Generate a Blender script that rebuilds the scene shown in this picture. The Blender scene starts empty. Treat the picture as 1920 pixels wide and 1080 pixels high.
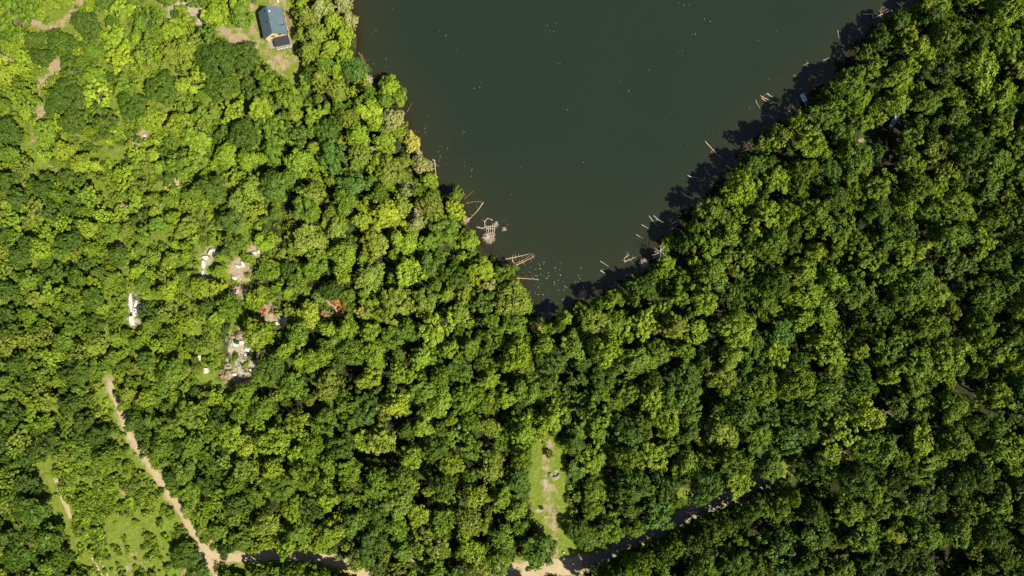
import bpy, math, random
import numpy as np
from mathutils import Vector, Matrix

random.seed(11)
rng = np.random.default_rng(11)
scene = bpy.context.scene
COL = scene.collection

# ------------------------------------------------------------------ camera, sky, sun, exposure
CAM_H = 233.0
TANH = 0.75                                   # 36 mm sensor, 24 mm lens: half width / distance
cam_data = bpy.data.cameras.new('camera')
cam_data.sensor_width = 36.0
cam_data.lens = 24.0
cam_data.clip_start = 1.0
cam_data.clip_end = 20000.0
cam = bpy.data.objects.new('camera', cam_data)
COL.objects.link(cam)
cam.location = (0, 0, CAM_H)
cam.rotation_euler = (0, 0, 0)
scene.camera = cam

SUN_EL = math.radians(52.0)
SUN_XY = Vector((0.84, -0.54)).normalized()   # the sun stands to the lower right of the picture
sun_dir = Vector((SUN_XY.x * math.cos(SUN_EL), SUN_XY.y * math.cos(SUN_EL), math.sin(SUN_EL)))
world = bpy.data.worlds.new('World')
scene.world = world
world.use_nodes = True
wn = world.node_tree.nodes
wl = world.node_tree.links
wn.clear()
sky = wn.new('ShaderNodeTexSky')
sky.sky_type = 'NISHITA'
sky.sun_disc = False
sky.sun_elevation = SUN_EL
sky.sun_rotation = math.atan2(SUN_XY.x, SUN_XY.y)
bg = wn.new('ShaderNodeBackground')
bg.inputs[1].default_value = 0.05
wo = wn.new('ShaderNodeOutputWorld')
wl.new(sky.outputs[0], bg.inputs[0])
wl.new(bg.outputs[0], wo.inputs[0])

sl = bpy.data.lights.new('sun', 'SUN')
sl.energy = 5.0
sl.angle = math.radians(0.5)
sl.color = (1.0, 0.93, 0.74)
so = bpy.data.objects.new('sun', sl)
COL.objects.link(so)
so.location = sun_dir * 500
so.rotation_euler = (-sun_dir).to_track_quat('-Z', 'Y').to_euler()

scene.view_settings.view_transform = 'Standard'
scene.view_settings.look = 'None'
scene.view_settings.exposure = 1.22
scene.view_settings.gamma = 1.0
scene.view_settings.use_curve_mapping = False
scene.cycles.max_bounces = 8
scene.cycles.diffuse_bounces = 3
scene.cycles.transmission_bounces = 4
scene.cycles.transparent_max_bounces = 4
scene.cycles.use_denoising = False

# ------------------------------------------------------------------ pixel -> place
def P(px, py, z=0.0):
    k = TANH * (CAM_H - z) / 960.0
    return np.array([(px - 960.0) * k, (540.0 - py) * k, z])

def smooth(a, b, x):
    t = np.clip((x - a) / (b - a), 0, 1)
    return t * t * (3 - 2 * t)

def seg_dist(X, Y, pts, closed=False):
    d = np.full(X.shape, 1e9)
    n = len(pts)
    for i in range(n if closed else n - 1):
        ax, ay = pts[i][:2]
        bx, by = pts[(i + 1) % n][:2]
        dx, dy = bx - ax, by - ay
        L = dx * dx + dy * dy + 1e-9
        t = np.clip(((X - ax) * dx + (Y - ay) * dy) / L, 0, 1)
        d = np.minimum(d, np.hypot(X - ax - t * dx, Y - ay - t * dy))
    return d

def inside(X, Y, pts):
    r = np.zeros(X.shape, bool)
    n = len(pts)
    for i in range(n):
        ax, ay = pts[i][:2]
        bx, by = pts[(i + 1) % n][:2]
        c = ((ay > Y) != (by > Y))
        xi = (bx - ax) * (Y - ay) / ((by - ay) if abs(by - ay) > 1e-9 else 1e-9) + ax
        r ^= c & (X < xi)
    return r

def sdf(X, Y, pts):
    d = seg_dist(X, Y, pts, True)
    return np.where(inside(X, Y, pts), -d, d)

LAKE_PX = [(648, 0), (664, 30), (672, 75), (664, 112), (684, 142), (712, 158), (742, 196), (760, 218), (776, 258),
           (776, 292), (796, 328), (816, 352), (846, 368), (862, 388), (868, 410), (890, 432), (902, 458), (926, 482),
           (958, 506), (972, 532), (990, 565), (1000, 590), (1018, 602), (1040, 598), (1066, 580), (1094, 562),
           (1124, 556), (1154, 546), (1184, 524), (1212, 504), (1236, 478), (1244, 452), (1268, 430), (1296, 408),
           (1326, 380), (1352, 346), (1384, 302), (1410, 268), (1444, 240), (1500, 204), (1530, 174), (1560, 148),
           (1590, 122), (1606, 94), (1640, 62), (1690, 28), (1724, 0), (1775, -60), (1860, -230), (1760, -480),
           (1350, -610), (900, -590), (610, -420), (612, -200), (632, -70)]
LAKE = [P(x, y) for x, y in LAKE_PX]

_gx = np.concatenate([-np.geomspace(3200, 216, 14), np.arange(-210, 210.1, 1.25), np.geomspace(216, 3200, 14)])
_gy = np.concatenate([-np.geomspace(3200, 146, 14), np.arange(-140, 222.1, 1.25), np.geomspace(228, 3200, 14)])

def noise2(X, Y, s, seed):
    r = np.random.default_rng(seed)
    out = np.zeros(X.shape)
    for k in range(5):
        a = r.uniform(0, 2 * math.pi)
        f = (1.0 / s) * r.uniform(0.7, 1.6)
        out += np.sin((X * math.cos(a) + Y * math.sin(a)) * f * 2 * math.pi + r.uniform(0, 6.28))
    return out / 5

GX, GY = np.meshgrid(_gx, _gy)
_D = sdf(GX, GY, LAKE) + 0.8 * noise2(GX, GY, 9, 3) + 0.35 * noise2(GX, GY, 3.5, 4)
_hc = P(400, 560)
_hill = 5.0 * np.exp(-(((GX - _hc[0]) / 55) ** 2 + ((GY - _hc[1]) / 45) ** 2))
_zl = 0.05 + 0.22 * np.minimum(_D, 3) + 2.6 * (1 - np.exp(-np.maximum(_D - 2, 0) / 22)) + _hill * smooth(0, 25, _D) \
    + 0.22 * noise2(GX, GY, 17, 5) * smooth(2, 10, _D) + 0.10 * noise2(GX, GY, 6, 6) * smooth(2, 8, _D)
_zw = -0.12 + 0.28 * np.maximum(_D, -9)
GZ = np.where(_D > 0, _zl, _zw)

def _interp(F, X, Y):
    X = np.asarray(X, float)
    Y = np.asarray(Y, float)
    i = np.clip(np.searchsorted(_gx, X) - 1, 0, len(_gx) - 2)
    j = np.clip(np.searchsorted(_gy, Y) - 1, 0, len(_gy) - 2)
    tx = (X - _gx[i]) / (_gx[i + 1] - _gx[i])
    ty = (Y - _gy[j]) / (_gy[j + 1] - _gy[j])
    return (F[j, i] * (1 - tx) + F[j, i + 1] * tx) * (1 - ty) + (F[j + 1, i] * (1 - tx) + F[j + 1, i + 1] * tx) * ty

def zat(X, Y):
    return _interp(GZ, X, Y)

def dlake(X, Y):
    return _interp(_D, X, Y)

def G(px, py):
    """the point of the ground (or the water, where that is higher) that shows at a pixel"""
    z = 1.0
    for _ in range(5):
        p = P(px, py, z)
        z = max(float(zat(p[0], p[1])), 0.0)
    p = P(px, py, z)
    return p

def to_px(X, Y, Z):
    k = 960.0 / (TANH * (CAM_H - Z))
    return 960 + X * k, 540 - Y * k

# ------------------------------------------------------------------ materials
def mat(name):
    m = bpy.data.materials.new(name)
    m.use_nodes = True
    nt = m.node_tree
    nt.nodes.clear()
    out = nt.nodes.new('ShaderNodeOutputMaterial')
    return m, nt, out

def node(nt, t, **kw):
    n = nt.nodes.new(t)
    for k, v in kw.items():
        setattr(n, k, v)
    return n

def ramp(nt, fac, stops):
    r = node(nt, 'ShaderNodeValToRGB')
    while len(r.color_ramp.elements) < len(stops):
        r.color_ramp.elements.new(0.5)
    for e, (p, c) in zip(r.color_ramp.elements, stops):
        e.position = p
        e.color = (*c, 1)
    nt.links.new(fac, r.inputs[0])
    return r.outputs[0]

def noise_tex(nt, scale, detail=4, rough=0.6, coord=None):
    n = node(nt, 'ShaderNodeTexNoise')
    n.inputs['Scale'].default_value = scale
    n.inputs['Detail'].default_value = detail
    n.inputs['Roughness'].default_value = rough
    if coord is None:
        coord = node(nt, 'ShaderNodeNewGeometry').outputs['Position']
    nt.links.new(coord, n.inputs['Vector'])
    return n.outputs['Fac']

def mixc(nt, fac, a, b, blend='MIX'):
    m = node(nt, 'ShaderNodeMix', data_type='RGBA', blend_type=blend)
    for sock, v in ((m.inputs[0], fac), (m.inputs[6], a), (m.inputs[7], b)):
        if hasattr(v, 'is_output'):
            nt.links.new(v, sock)
        elif isinstance(v, (int, float)):
            sock.default_value = v
        else:
            sock.default_value = (*v, 1)
    return m.outputs[2]

def principled(nt, out, color, rough=0.8, bump=None, bstr=0.3, bdist=0.1, spec=0.3, metal=0.0):
    b = node(nt, 'ShaderNodeBsdfPrincipled')
    if hasattr(color, 'is_output'):
        nt.links.new(color, b.inputs['Base Color'])
    else:
        b.inputs['Base Color'].default_value = (*color, 1)
    b.inputs['Roughness'].default_value = rough
    b.inputs['Specular IOR Level'].default_value = spec
    b.inputs['Metallic'].default_value = metal
    if bump is not None:
        bn = node(nt, 'ShaderNodeBump')
        bn.inputs['Strength'].default_value = bstr
        bn.inputs['Distance'].default_value = bdist
        nt.links.new(bump, bn.inputs['Height'])
        nt.links.new(bn.outputs[0], b.inputs['Normal'])
    nt.links.new(b.outputs[0], out.inputs[0])
    return b

def simple(name, c, rough=0.75, var=0.25, scale=2.0, bstr=0.2, metal=0.0, spec=0.3):
    m, nt, out = mat(name)
    tc = node(nt, 'ShaderNodeTexCoord').outputs['Object']
    f = noise_tex(nt, scale, 5, 0.65, tc)
    lo = tuple(x * (1 - var) for x in c)
    hi = tuple(min(x * (1 + var), 0.95) for x in c)
    principled(nt, out, ramp(nt, f, [(0.3, lo), (0.7, hi)]), rough, f, bstr, 0.05, spec, metal)
    return m

# leaves: colour comes from the tree that carries them (leaf_rgb), varied from spray to spray
def leaf_material():
    m, nt, out = mat('leaves')
    a = node(nt, 'ShaderNodeAttribute', attribute_type='INSTANCER', attribute_name='leaf_rgb')
    v = node(nt, 'ShaderNodeAttribute', attribute_type='GEOMETRY', attribute_name='leaf_var')
    k = node(nt, 'ShaderNodeMapRange')
    k.inputs['To Min'].default_value = 0.52
    k.inputs['To Max'].default_value = 1.65
    nt.links.new(v.outputs['Fac'], k.inputs['Value'])
    cc = node(nt, 'ShaderNodeVectorMath', operation='SCALE')
    nt.links.new(a.outputs['Vector'], cc.inputs[0])
    nt.links.new(k.outputs[0], cc.inputs['Scale'])
    d = node(nt, 'ShaderNodeBsdfDiffuse')
    nt.links.new(cc.outputs[0], d.inputs[0])
    t = node(nt, 'ShaderNodeBsdfTranslucent')
    warm = mixc(nt, 1.0, cc.outputs[0], (1.25, 1.1, 0.5), 'MULTIPLY')
    nt.links.new(warm, t.inputs[0])
    g = node(nt, 'ShaderNodeBsdfGlossy')
    g.inputs['Color'].default_value = (0.9, 0.95, 0.9, 1)
    g.inputs['Roughness'].default_value = 0.5
    s1 = node(nt, 'ShaderNodeMixShader')
    s1.inputs[0].default_value = 0.24
    nt.links.new(d.outputs[0], s1.inputs[1])
    nt.links.new(t.outputs[0], s1.inputs[2])
    s2 = node(nt, 'ShaderNodeMixShader')
    s2.inputs[0].default_value = 0.008
    nt.links.new(s1.outputs[0], s2.inputs[1])
    nt.links.new(g.outputs[0], s2.inputs[2])
    nt.links.new(s2.outputs[0], out.inputs[0])
    return m

M = {}
M['leaf'] = leaf_material()
M['bark'] = simple('bark', (0.10, 0.08, 0.06), 0.9, 0.4, 3)
M['dead'] = simple('dead_wood', (0.34, 0.29, 0.235), 0.85, 0.3, 4)
M['deadpink'] = simple('dead_twigs', (0.36, 0.27, 0.21), 0.9, 0.3, 4)
M['wetwood'] = simple('wet_wood', (0.17, 0.10, 0.055), 0.6, 0.4, 3)
M['log'] = simple('bleached_log', (0.32, 0.245, 0.16), 0.8, 0.35, 2.5)
M['rock'] = simple('white_rock', (0.36, 0.34, 0.31), 0.9, 0.55, 1.0, 0.6)
M['stone'] = simple('grey_stone', (0.14, 0.135, 0.13), 0.9, 0.35, 2.0, 0.5)
M['roof'] = simple('roof_metal', (0.060, 0.088, 0.108), 0.45, 0.10, 0.7, 0.05, 0.0, 0.4)
M['wall'] = simple('ochre_render', (0.52, 0.38, 0.19), 0.85, 0.08, 1.5)
M['timber'] = simple('brown_timber', (0.13, 0.085, 0.055), 0.8, 0.3, 3)
M['porchroof'] = simple('charcoal_roof', (0.014, 0.016, 0.022), 0.6, 0.15, 1.0)
M['glass'] = simple('dark_glass', (0.015, 0.018, 0.02), 0.12, 0.1, 1.0, 0.0, 0, 0.5)
M['trim'] = simple('white_paint', (0.55, 0.54, 0.50), 0.6, 0.05, 2.0)
M['deck'] = simple('grey_deck', (0.17, 0.155, 0.14), 0.8, 0.2, 3)
M['pipe'] = simple('dark_pipe', (0.03, 0.03, 0.03), 0.5)
M['teal'] = simple('pale_teal_boards', (0.42, 0.55, 0.55), 0.6, 0.12, 2)
M['alu'] = simple('dull_aluminium', (0.26, 0.31, 0.34), 0.45, 0.15, 2, 0.1, 0.3)
M['boatin'] = simple('boat_inside', (0.23, 0.28, 0.33), 0.6, 0.15, 2)

def ground_material():
    m, nt, out = mat('ground')
    za = node(nt, 'ShaderNodeAttribute', attribute_type='GEOMETRY', attribute_name='zone')
    sep = node(nt, 'ShaderNodeSeparateColor')
    nt.links.new(za.outputs['Color'], sep.inputs[0])
    f1 = noise_tex(nt, 0.9, 6, 0.7)
    f2 = noise_tex(nt, 0.22, 4, 0.6)
    f3 = noise_tex(nt, 3.5, 3, 0.6)
    fm = noise_tex(nt, 0.42, 7, 0.72)
    litter = ramp(nt, f1, [(0.3, (0.010, 0.012, 0.005)), (0.55, (0.020, 0.020, 0.009)), (0.75, (0.034, 0.027, 0.013))])
    litter = mixc(nt, ramp(nt, f2, [(0.5, (0, 0, 0)), (0.62, (0.7, 0.7, 0.7))]), litter, (0.045, 0.07, 0.018))
    grass = ramp(nt, f1, [(0.28, (0.055, 0.085, 0.010)), (0.5, (0.105, 0.140, 0.016)), (0.72, (0.18, 0.18, 0.042))])
    grass = mixc(nt, ramp(nt, f3, [(0.42, (0.45, 0.45, 0.45)), (0.6, (0, 0, 0))]), grass, (0.05, 0.08, 0.014))
    soil = ramp(nt, f1, [(0.3, (0.135, 0.105, 0.064)), (0.5, (0.205, 0.162, 0.098)), (0.72, (0.26, 0.205, 0.125))])
    soil = mixc(nt, ramp(nt, f3, [(0.5, (0, 0, 0)), (0.68, (0.4, 0.4, 0.4))]), soil, (0.20, 0.17, 0.08))

    def masked(w, amp):
        ma = node(nt, 'ShaderNodeMath', operation='MULTIPLY_ADD')
        nt.links.new(fm, ma.inputs[0])
        ma.inputs[1].default_value = amp
        mb = node(nt, 'ShaderNodeMath', operation='ADD')
        nt.links.new(w, mb.inputs[0])
        mb.inputs[1].default_value = -amp * 0.5
        nt.links.new(mb.outputs[0], ma.inputs[2])
        mr = node(nt, 'ShaderNodeMapRange', interpolation_type='SMOOTHSTEP')
        mr.inputs['From Min'].default_value = 0.30
        mr.inputs['From Max'].default_value = 0.62
        nt.links.new(ma.outputs[0], mr.inputs['Value'])
        return mr.outputs[0]
    c = mixc(nt, masked(sep.outputs[1], 1.3), litter, grass)
    c = mixc(nt, masked(sep.outputs[0], 1.7), c, soil)
    pale = ramp(nt, f3, [(0.35, (0.15, 0.12, 0.08)), (0.6, (0.30, 0.27, 0.22))])
    c = mixc(nt, masked(sep.outputs[2], 1.8), c, pale)
    principled(nt, out, c, 0.95, f1, 0.8, 0.35, 0.1)
    return m
M['ground'] = ground_material()

def track_material(name, lo, hi, moss):
    m, nt, out = mat(name)
    f1 = noise_tex(nt, 1.6, 6, 0.7)
    f2 = noise_tex(nt, 0.35, 4, 0.6)
    c = ramp(nt, f1, [(0.3, lo), (0.7, hi)])
    c = mixc(nt, ramp(nt, f2, [(0.52, (0, 0, 0)), (0.7, (moss, moss, moss))]), c, (0.20, 0.19, 0.07))
    principled(nt, out, c, 0.95, f1, 0.4, 0.08, 0.1)
    return m
M['track'] = track_material('dirt_track', (0.205, 0.158, 0.092), (0.30, 0.240, 0.150), 0.65)
M['road'] = track_material('gravel_road', (0.22, 0.172, 0.105), (0.31, 0.250, 0.165), 0.12)
M['shaderoad'] = track_material('shade_toned_gravel', (0.13, 0.108, 0.085), (0.19, 0.165, 0.13), 0.15)  # road gravel darkened: the tree shade is partly painted into its colour

def water_material():
    m, nt, out = mat('lake_water')
    da = node(nt, 'ShaderNodeAttribute', attribute_type='GEOMETRY', attribute_name='depth')
    f2 = noise_tex(nt, 0.05, 3, 0.6)
    f1 = noise_tex(nt, 0.5, 4, 0.6)
    ad = node(nt, 'ShaderNodeMath', operation='MULTIPLY_ADD')
    nt.links.new(f1, ad.inputs[0])
    ad.inputs[1].default_value = 0.10
    nt.links.new(da.outputs['Fac'], ad.inputs[2])
    c = ramp(nt, ad.outputs[0], [(0.05, (0.0150, 0.0115, 0.0062)), (0.25, (0.0165, 0.0160, 0.0085)), (0.5, (0.0150, 0.0180, 0.0100)),
                                 (1.0, (0.0096, 0.0160, 0.0108))])
    c = mixc(nt, ramp(nt, f2, [(0.35, (0, 0, 0)), (0.7, (0.30, 0.30, 0.30))]), c, (0.0120, 0.0165, 0.0100))
    rip = noise_tex(nt, 1.3, 3, 0.55)
    b = principled(nt, out, c, 0.07, rip, 0.05, 0.03, 0.5)
    b.inputs['IOR'].default_value = 1.33
    return m
M['water'] = water_material()

# ------------------------------------------------------------------ object helpers
def mesh_obj(name, verts, faces, material, parent=None, smooth_shade=False, attrs=None):
    me = bpy.data.meshes.new(name)
    me.from_pydata([tuple(map(float, v)) for v in verts], [], [tuple(map(int, f)) for f in faces])
    if material is not None:
        me.materials.append(material)
    if smooth_shade:
        me.polygons.foreach_set('use_smooth', [True] * len(me.polygons))
    me.update()
    o = bpy.data.objects.new(name, me)
    COL.objects.link(o)
    if parent is not None:
        o.parent = parent
    return o

def tag(o, label=None, cat=None, group=None, kind=None):
    if label:
        o['label'] = label
    if cat:
        o['category'] = cat
    if group:
        o['group'] = group
    if kind:
        o['kind'] = kind
    return o

def empty(name, loc, rz=0.0, label=None, cat=None, group=None):
    o = bpy.data.objects.new(name, None)
    o.empty_display_size = 0.5
    COL.objects.link(o)
    o.location = loc
    o.rotation_euler = (0, 0, rz)
    return tag(o, label, cat, group)

class MB:
    def __init__(self):
        self.v, self.f = [], []

    def poly(self, pts, faces):
        b = len(self.v)
        self.v += [tuple(p) for p in pts]
        self.f += [tuple(b + i for i in f) for f in faces]

    def box(self, x0, x1, y0, y1, z0, z1):
        self.poly([(x0, y0, z0), (x1, y0, z0), (x1, y1, z0), (x0, y1, z0), (x0, y0, z1), (x1, y0, z1), (x1, y1, z1), (x0, y1, z1)],
                  [(0, 3, 2, 1), (4, 5, 6, 7), (0, 1, 5, 4), (1, 2, 6, 5), (2, 3, 7, 6), (3, 0, 4, 7)])

    def tube(self, pts, radii, n=6):
        pts = [Vector(p) for p in pts]
        b = len(self.v)
        for i, p in enumerate(pts):
            t = (pts[min(i + 1, len(pts) - 1)] - pts[max(i - 1, 0)]).normalized()
            u = t.cross(Vector((0.13, 0.21, 0.97)))
            if u.length < 1e-3:
                u = t.cross(Vector((1, 0, 0)))
            u.normalize()
            w = t.cross(u)
            for k in range(n):
                a = 2 * math.pi * k / n
                self.v.append(tuple(p + (u * math.cos(a) + w * math.sin(a)) * radii[i]))
        for i in range(len(pts) - 1):
            for k in range(n):
                k2 = (k + 1) % n
                self.f.append((b + i * n + k, b + i * n + k2, b + (i + 1) * n + k2, b + (i + 1) * n + k))
        self.f.append(tuple(b + k for k in reversed(range(n))))
        self.f.append(tuple(b + (len(pts) - 1) * n + k for k in range(n)))

    def slab(self, quad, th):
        q = [Vector(p) for p in quad]
        nrm = (q[1] - q[0]).cross(q[3] - q[0]).normalized() * th
        self.poly([tuple(p) for p in q] + [tuple(p + nrm) for p in q],
                  [(0, 3, 2, 1), (4, 5, 6, 7), (0, 1, 5, 4), (1, 2, 6, 5), (2, 3, 7, 6), (3, 0, 4, 7)])

    def build(self, name, material, parent=None, smooth_shade=False):
        return mesh_obj(name, self.v, self.f, material, parent, smooth_shade)

# ------------------------------------------------------------------ ground
TRACKS = {   # centre lines in pixels, half width in metres
    'track': ([(203, 712), (212, 738), (224, 768), (236, 800), (246, 822), (262, 846), (284, 876), (300, 900), (318, 926), (340, 960),
               (358, 990), (378, 1020), (392, 1044), (404, 1072), (414, 1100)], 1.45),
    'field': ([(98, 880), (106, 904), (118, 936), (130, 966), (140, 990), (158, 1020), (178, 1046), (194, 1076), (206, 1100)], 0.8),
    'roadl': ([(345, 1092), (362, 1062), (390, 1044), (432, 1044), (500, 1041), (570, 1041), (612, 1048), (650, 1060), (690, 1078), (730, 1098)], 1.8),
    'roadr': ([(900, 1096), (950, 1075), (1000, 1066), (1050, 1064), (1096, 1058)], 3.2),
    'roads': ([(1096, 1058), (1150, 1032), (1215, 1000), (1290, 966), (1360, 934), (1424, 906), (1462, 890)], 2.2),
    'yard': ([(345, 8), (372, 26), (384, 38), (400, 50), (424, 62), (448, 76), (478, 84)], 1.1),
    'top': ([(152, -20), (150, 0), (146, 14), (128, 36), (104, 54), (74, 46)], 1.5),
    'edge': ([(108, 118), (100, 134), (84, 156), (78, 186), (76, 214), (66, 240), (58, 268), (80, 288)], 1.0),
}
POLYS = {
    'yard': [(420, 52), (470, 30), (478, 4), (500, -14), (548, -14), (556, 90), (572, 118), (570, 156), (548, 168), (520, 136), (486, 104), (430, 78)],
    'strip': [(1012, 824), (1046, 826), (1052, 862), (1054, 900), (1060, 950), (1070, 1000), (1100, 1050), (1098, 1080), (960, 1084), (985, 1062),
              (1022, 1034), (1012, 990), (1002, 960), (1000, 900), (998, 860)],
    'field': [(96, 872), (150, 850), (246, 866), (280, 900), (330, 966), (376, 1030), (345, 1084), (330, 1120), (205, 1120), (150, 1000), (110, 920)],
    'landing': [(1600, 252), (1640, 250), (1662, 214), (1690, 212), (1688, 246), (1668, 290), (1650, 340), (1632, 336), (1642, 280), (1606, 276)],
    'grasscut': [(1278, 912), (1292, 920), (1304, 938), (1290, 958), (1268, 950)],
    'outcrop': [(422, 634), (450, 624), (496, 644), (510, 662), (486, 684), (476, 706), (446, 724), (412, 708), (424, 676)],
    'slab': [(238, 545), (262, 545), (272, 585), (258, 618), (238, 616)],
    'ledge': [(374, 462), (410, 462), (412, 488), (392, 500), (390, 526), (374, 526)],
    'ledge2': [(436, 488), (462, 488), (464, 528), (440, 530)],
    'topgrass': [(96, 28), (140, 18), (150, 45), (140, 66), (108, 60), (98, 44)],
}
TW = {k: ([G(x, y) for x, y in pts], w) for k, (pts, w) in TRACKS.items()}
PW = {k: [G(x, y) for x, y in pts] for k, pts in POLYS.items()}
PATCH = [   # pixel, radius in metres, soil, grass, pale
    (66, 46, 2.8, .9, 0, 0), (105, 122, 3.2, .9, 0, 0), (80, 160, 2.6, 1, .2, 0), (76, 216, 2.6, .9, .2, 0), (72, 282, 4.0, .2, 1, 0),
    (85, 310, 4.0, .2, 1, 0), (106, 316, 3.0, .9, 0, 0), (275, 245, 4.6, .8, .6, .2), (265, 170, 2.6, .2, 1, 0), (248, 62, 3.0, .2, 1, 0), (438, 205, 2.2, .9, 0, .2),
    (468, 207, 2.0, .9, 0, .1), (248, 265, 3.2, .7, 0, .4), (310, 258, 7.0, .1, 1, 0), (222, 290, 6, .2, 1, 0), (150, 360, 2.4, .7, .2, 0),
    (275, 425, 2.4, .7, 0, .3), (228, 463, 2.4, .8, 0, .3), (5, 440, 4, .9, .6, 0), (0, 480, 4, .2, 1, 0), (450, 505, 5, .8, 0, .3),
    (478, 470, 3.2, .7, 0, .4), (530, 595, 4.6, .8, 0, .5), (470, 640, 8, .6, .4, .25), (440, 710, 6, .62, .4, .2), (640, 580, 4, .7, .2, 0),
    (425, 762, 1.8, .9, 0, .2), (395, 480, 4, .4, .2, .5), (620, 565, 3, .6, .2, 0), (700, 285, 2.2, .9, .1, 0), (770, 992, 1.8, .9, 0, 0),
    (775, 1044, 2, .9, 0, 0), (345, 6, 7.5, .4, .2, .9), (382, 36, 3.2, .3, 0, 1), (460, 8, 5, .6, .5, .2), (448, 30, 3, .9, .1, 0),
    (1022, 908, 1.6, .6, 0, .8), (1012, 957, 1.4, .6, 0, .8), (1037, 893, 2.6, .4, 0, .5), (1614, 263, 1.7, .7, 0, 0), (1648, 270, 1.5, .8, 0, 0),
    (1300, 936, 2.6, .5, 1, 0), (1575, 846, 2.2, .8, .1, 0), (1180, 715, 2.6, .7, 0, 0), (1345, 590, 2.4, .6, 0, 0), (500, 590, 5, .6, .3, .1),
    (535, 60, 4, .3, .9, 0), (522, 118, 5.5, .62, .5, .1), (540, 145, 4, .3, 1, 0), (452, 78, 4, .8, .3, 0), (240, 1010, 10, .1, 1, 0),
    (245, 1060, 9, .35, .9, 0), (232, 918, 3, .6, .4, .2), (95, 870, 4, .2, 1, 0), (175, 1060, 7, .2, .9, 0), (1030, 1040, 6, .55, .7, 0),
]

def zone_weights(X, Y):
    soil = np.zeros(X.shape)
    grass = np.zeros(X.shape)
    pale = np.zeros(X.shape)
    px, py = to_px(X, Y, 2.0)
    # scrubby, sunlit ground of the thin western wood
    leftw = smooth(700, 380, px) * (0.62 + 0.25 * noise2(X, Y, 22, 21)) * smooth(0, 4, dlake(X, Y))
    grass = np.maximum(grass, leftw)
    for k, pts in PW.items():
        d = sdf(X, Y, pts)
        w = smooth(5.0 if k == 'strip' else 2.5, -2.0, d)
        if k in ('yard', 'strip', 'field', 'grasscut', 'topgrass'):
            grass = np.maximum(grass, w * 0.95)
            if k in ('strip', 'yard'):
                soil = np.maximum(soil, w * (0.42 if k == 'yard' else 0.22))
        if k in ('outcrop', 'landing'):
            soil = np.maximum(soil, w * (0.45 if k == 'outcrop' else 0.15))
            grass = grass * (1 - 0.6 * w)
        if k in ('outcrop', 'slab', 'ledge', 'ledge2'):
            pale = np.maximum(pale, w * 0.50)
    for k, (pts, w) in TW.items():
        d = seg_dist(X, Y, pts)
        if k in ('yard', 'top', 'edge'):
            soil = np.maximum(soil, smooth(w + 1.6, w - 0.9, d) * (0.9 if k == 'yard' else 0.55))
            grass = np.maximum(grass, smooth(w + 2.5, w, d) * 0.8)
        else:
            soil = np.maximum(soil, smooth(w + 1.5, w, d) * (0.6 if k != 'field' else 0.3))
            grass = np.maximum(grass, smooth(w + 4, w + 1, d) * 0.75)
    d = seg_dist(X, Y, [G(1028, 836), G(1024, 900), G(1030, 960), G(1042, 1010), G(1048, 1056)])
    soil = np.maximum(soil, smooth(4.5, 0.2, d) * 0.55)
    for x, y, r, s, g, p in PATCH:
        c = G(x, y)
        d = np.hypot(X - c[0], Y - c[1]) / r
        w = smooth(1.5, 0.2, d)
        soil = np.maximum(soil * (1 - w * (1 - s) * 0.6), w * s)
        grass = np.maximum(grass, w * g)
        pale = np.maximum(pale, w * p)
    return soil, grass, pale

def build_ground():
    nx, ny = len(_gx), len(_gy)
    V = np.stack([GX.ravel(), GY.ravel(), GZ.ravel()], 1)
    i = np.arange(nx - 1)
    j = np.arange(ny - 1)
    I, J = np.meshgrid(i, j)
    a = (J * nx + I).ravel()
    F = np.stack([a, a + 1, a + 1 + nx, a + nx], 1)
    me = bpy.data.meshes.new('ground')
    me.vertices.add(len(V))
    me.vertices.foreach_set('co', V.ravel())
    me.loops.add(F.size)
    me.loops.foreach_set('vertex_index', F.ravel().astype(np.int32))
    me.polygons.add(len(F))
    me.polygons.foreach_set('loop_start', np.arange(0, F.size, 4, dtype=np.int32))
    me.polygons.foreach_set('loop_total', np.full(len(F), 4, dtype=np.int32))
    me.update(calc_edges=True)
    me.polygons.foreach_set('use_smooth', np.ones(len(F), bool))
    s, g, p = zone_weights(GX, GY)
    at = me.attributes.new('zone', 'FLOAT_COLOR', 'POINT')
    at.data.foreach_set('color', np.stack([s.ravel(), g.ravel(), p.ravel(), np.ones(s.size)], 1).ravel())
    me.materials.append(M['ground'])
    o = bpy.data.objects.new('ground', me)
    COL.objects.link(o)
    tag(o, 'forest floor of leaf litter, rough grass and bare soil around the lake', 'ground', kind='structure')

build_ground()

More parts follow.
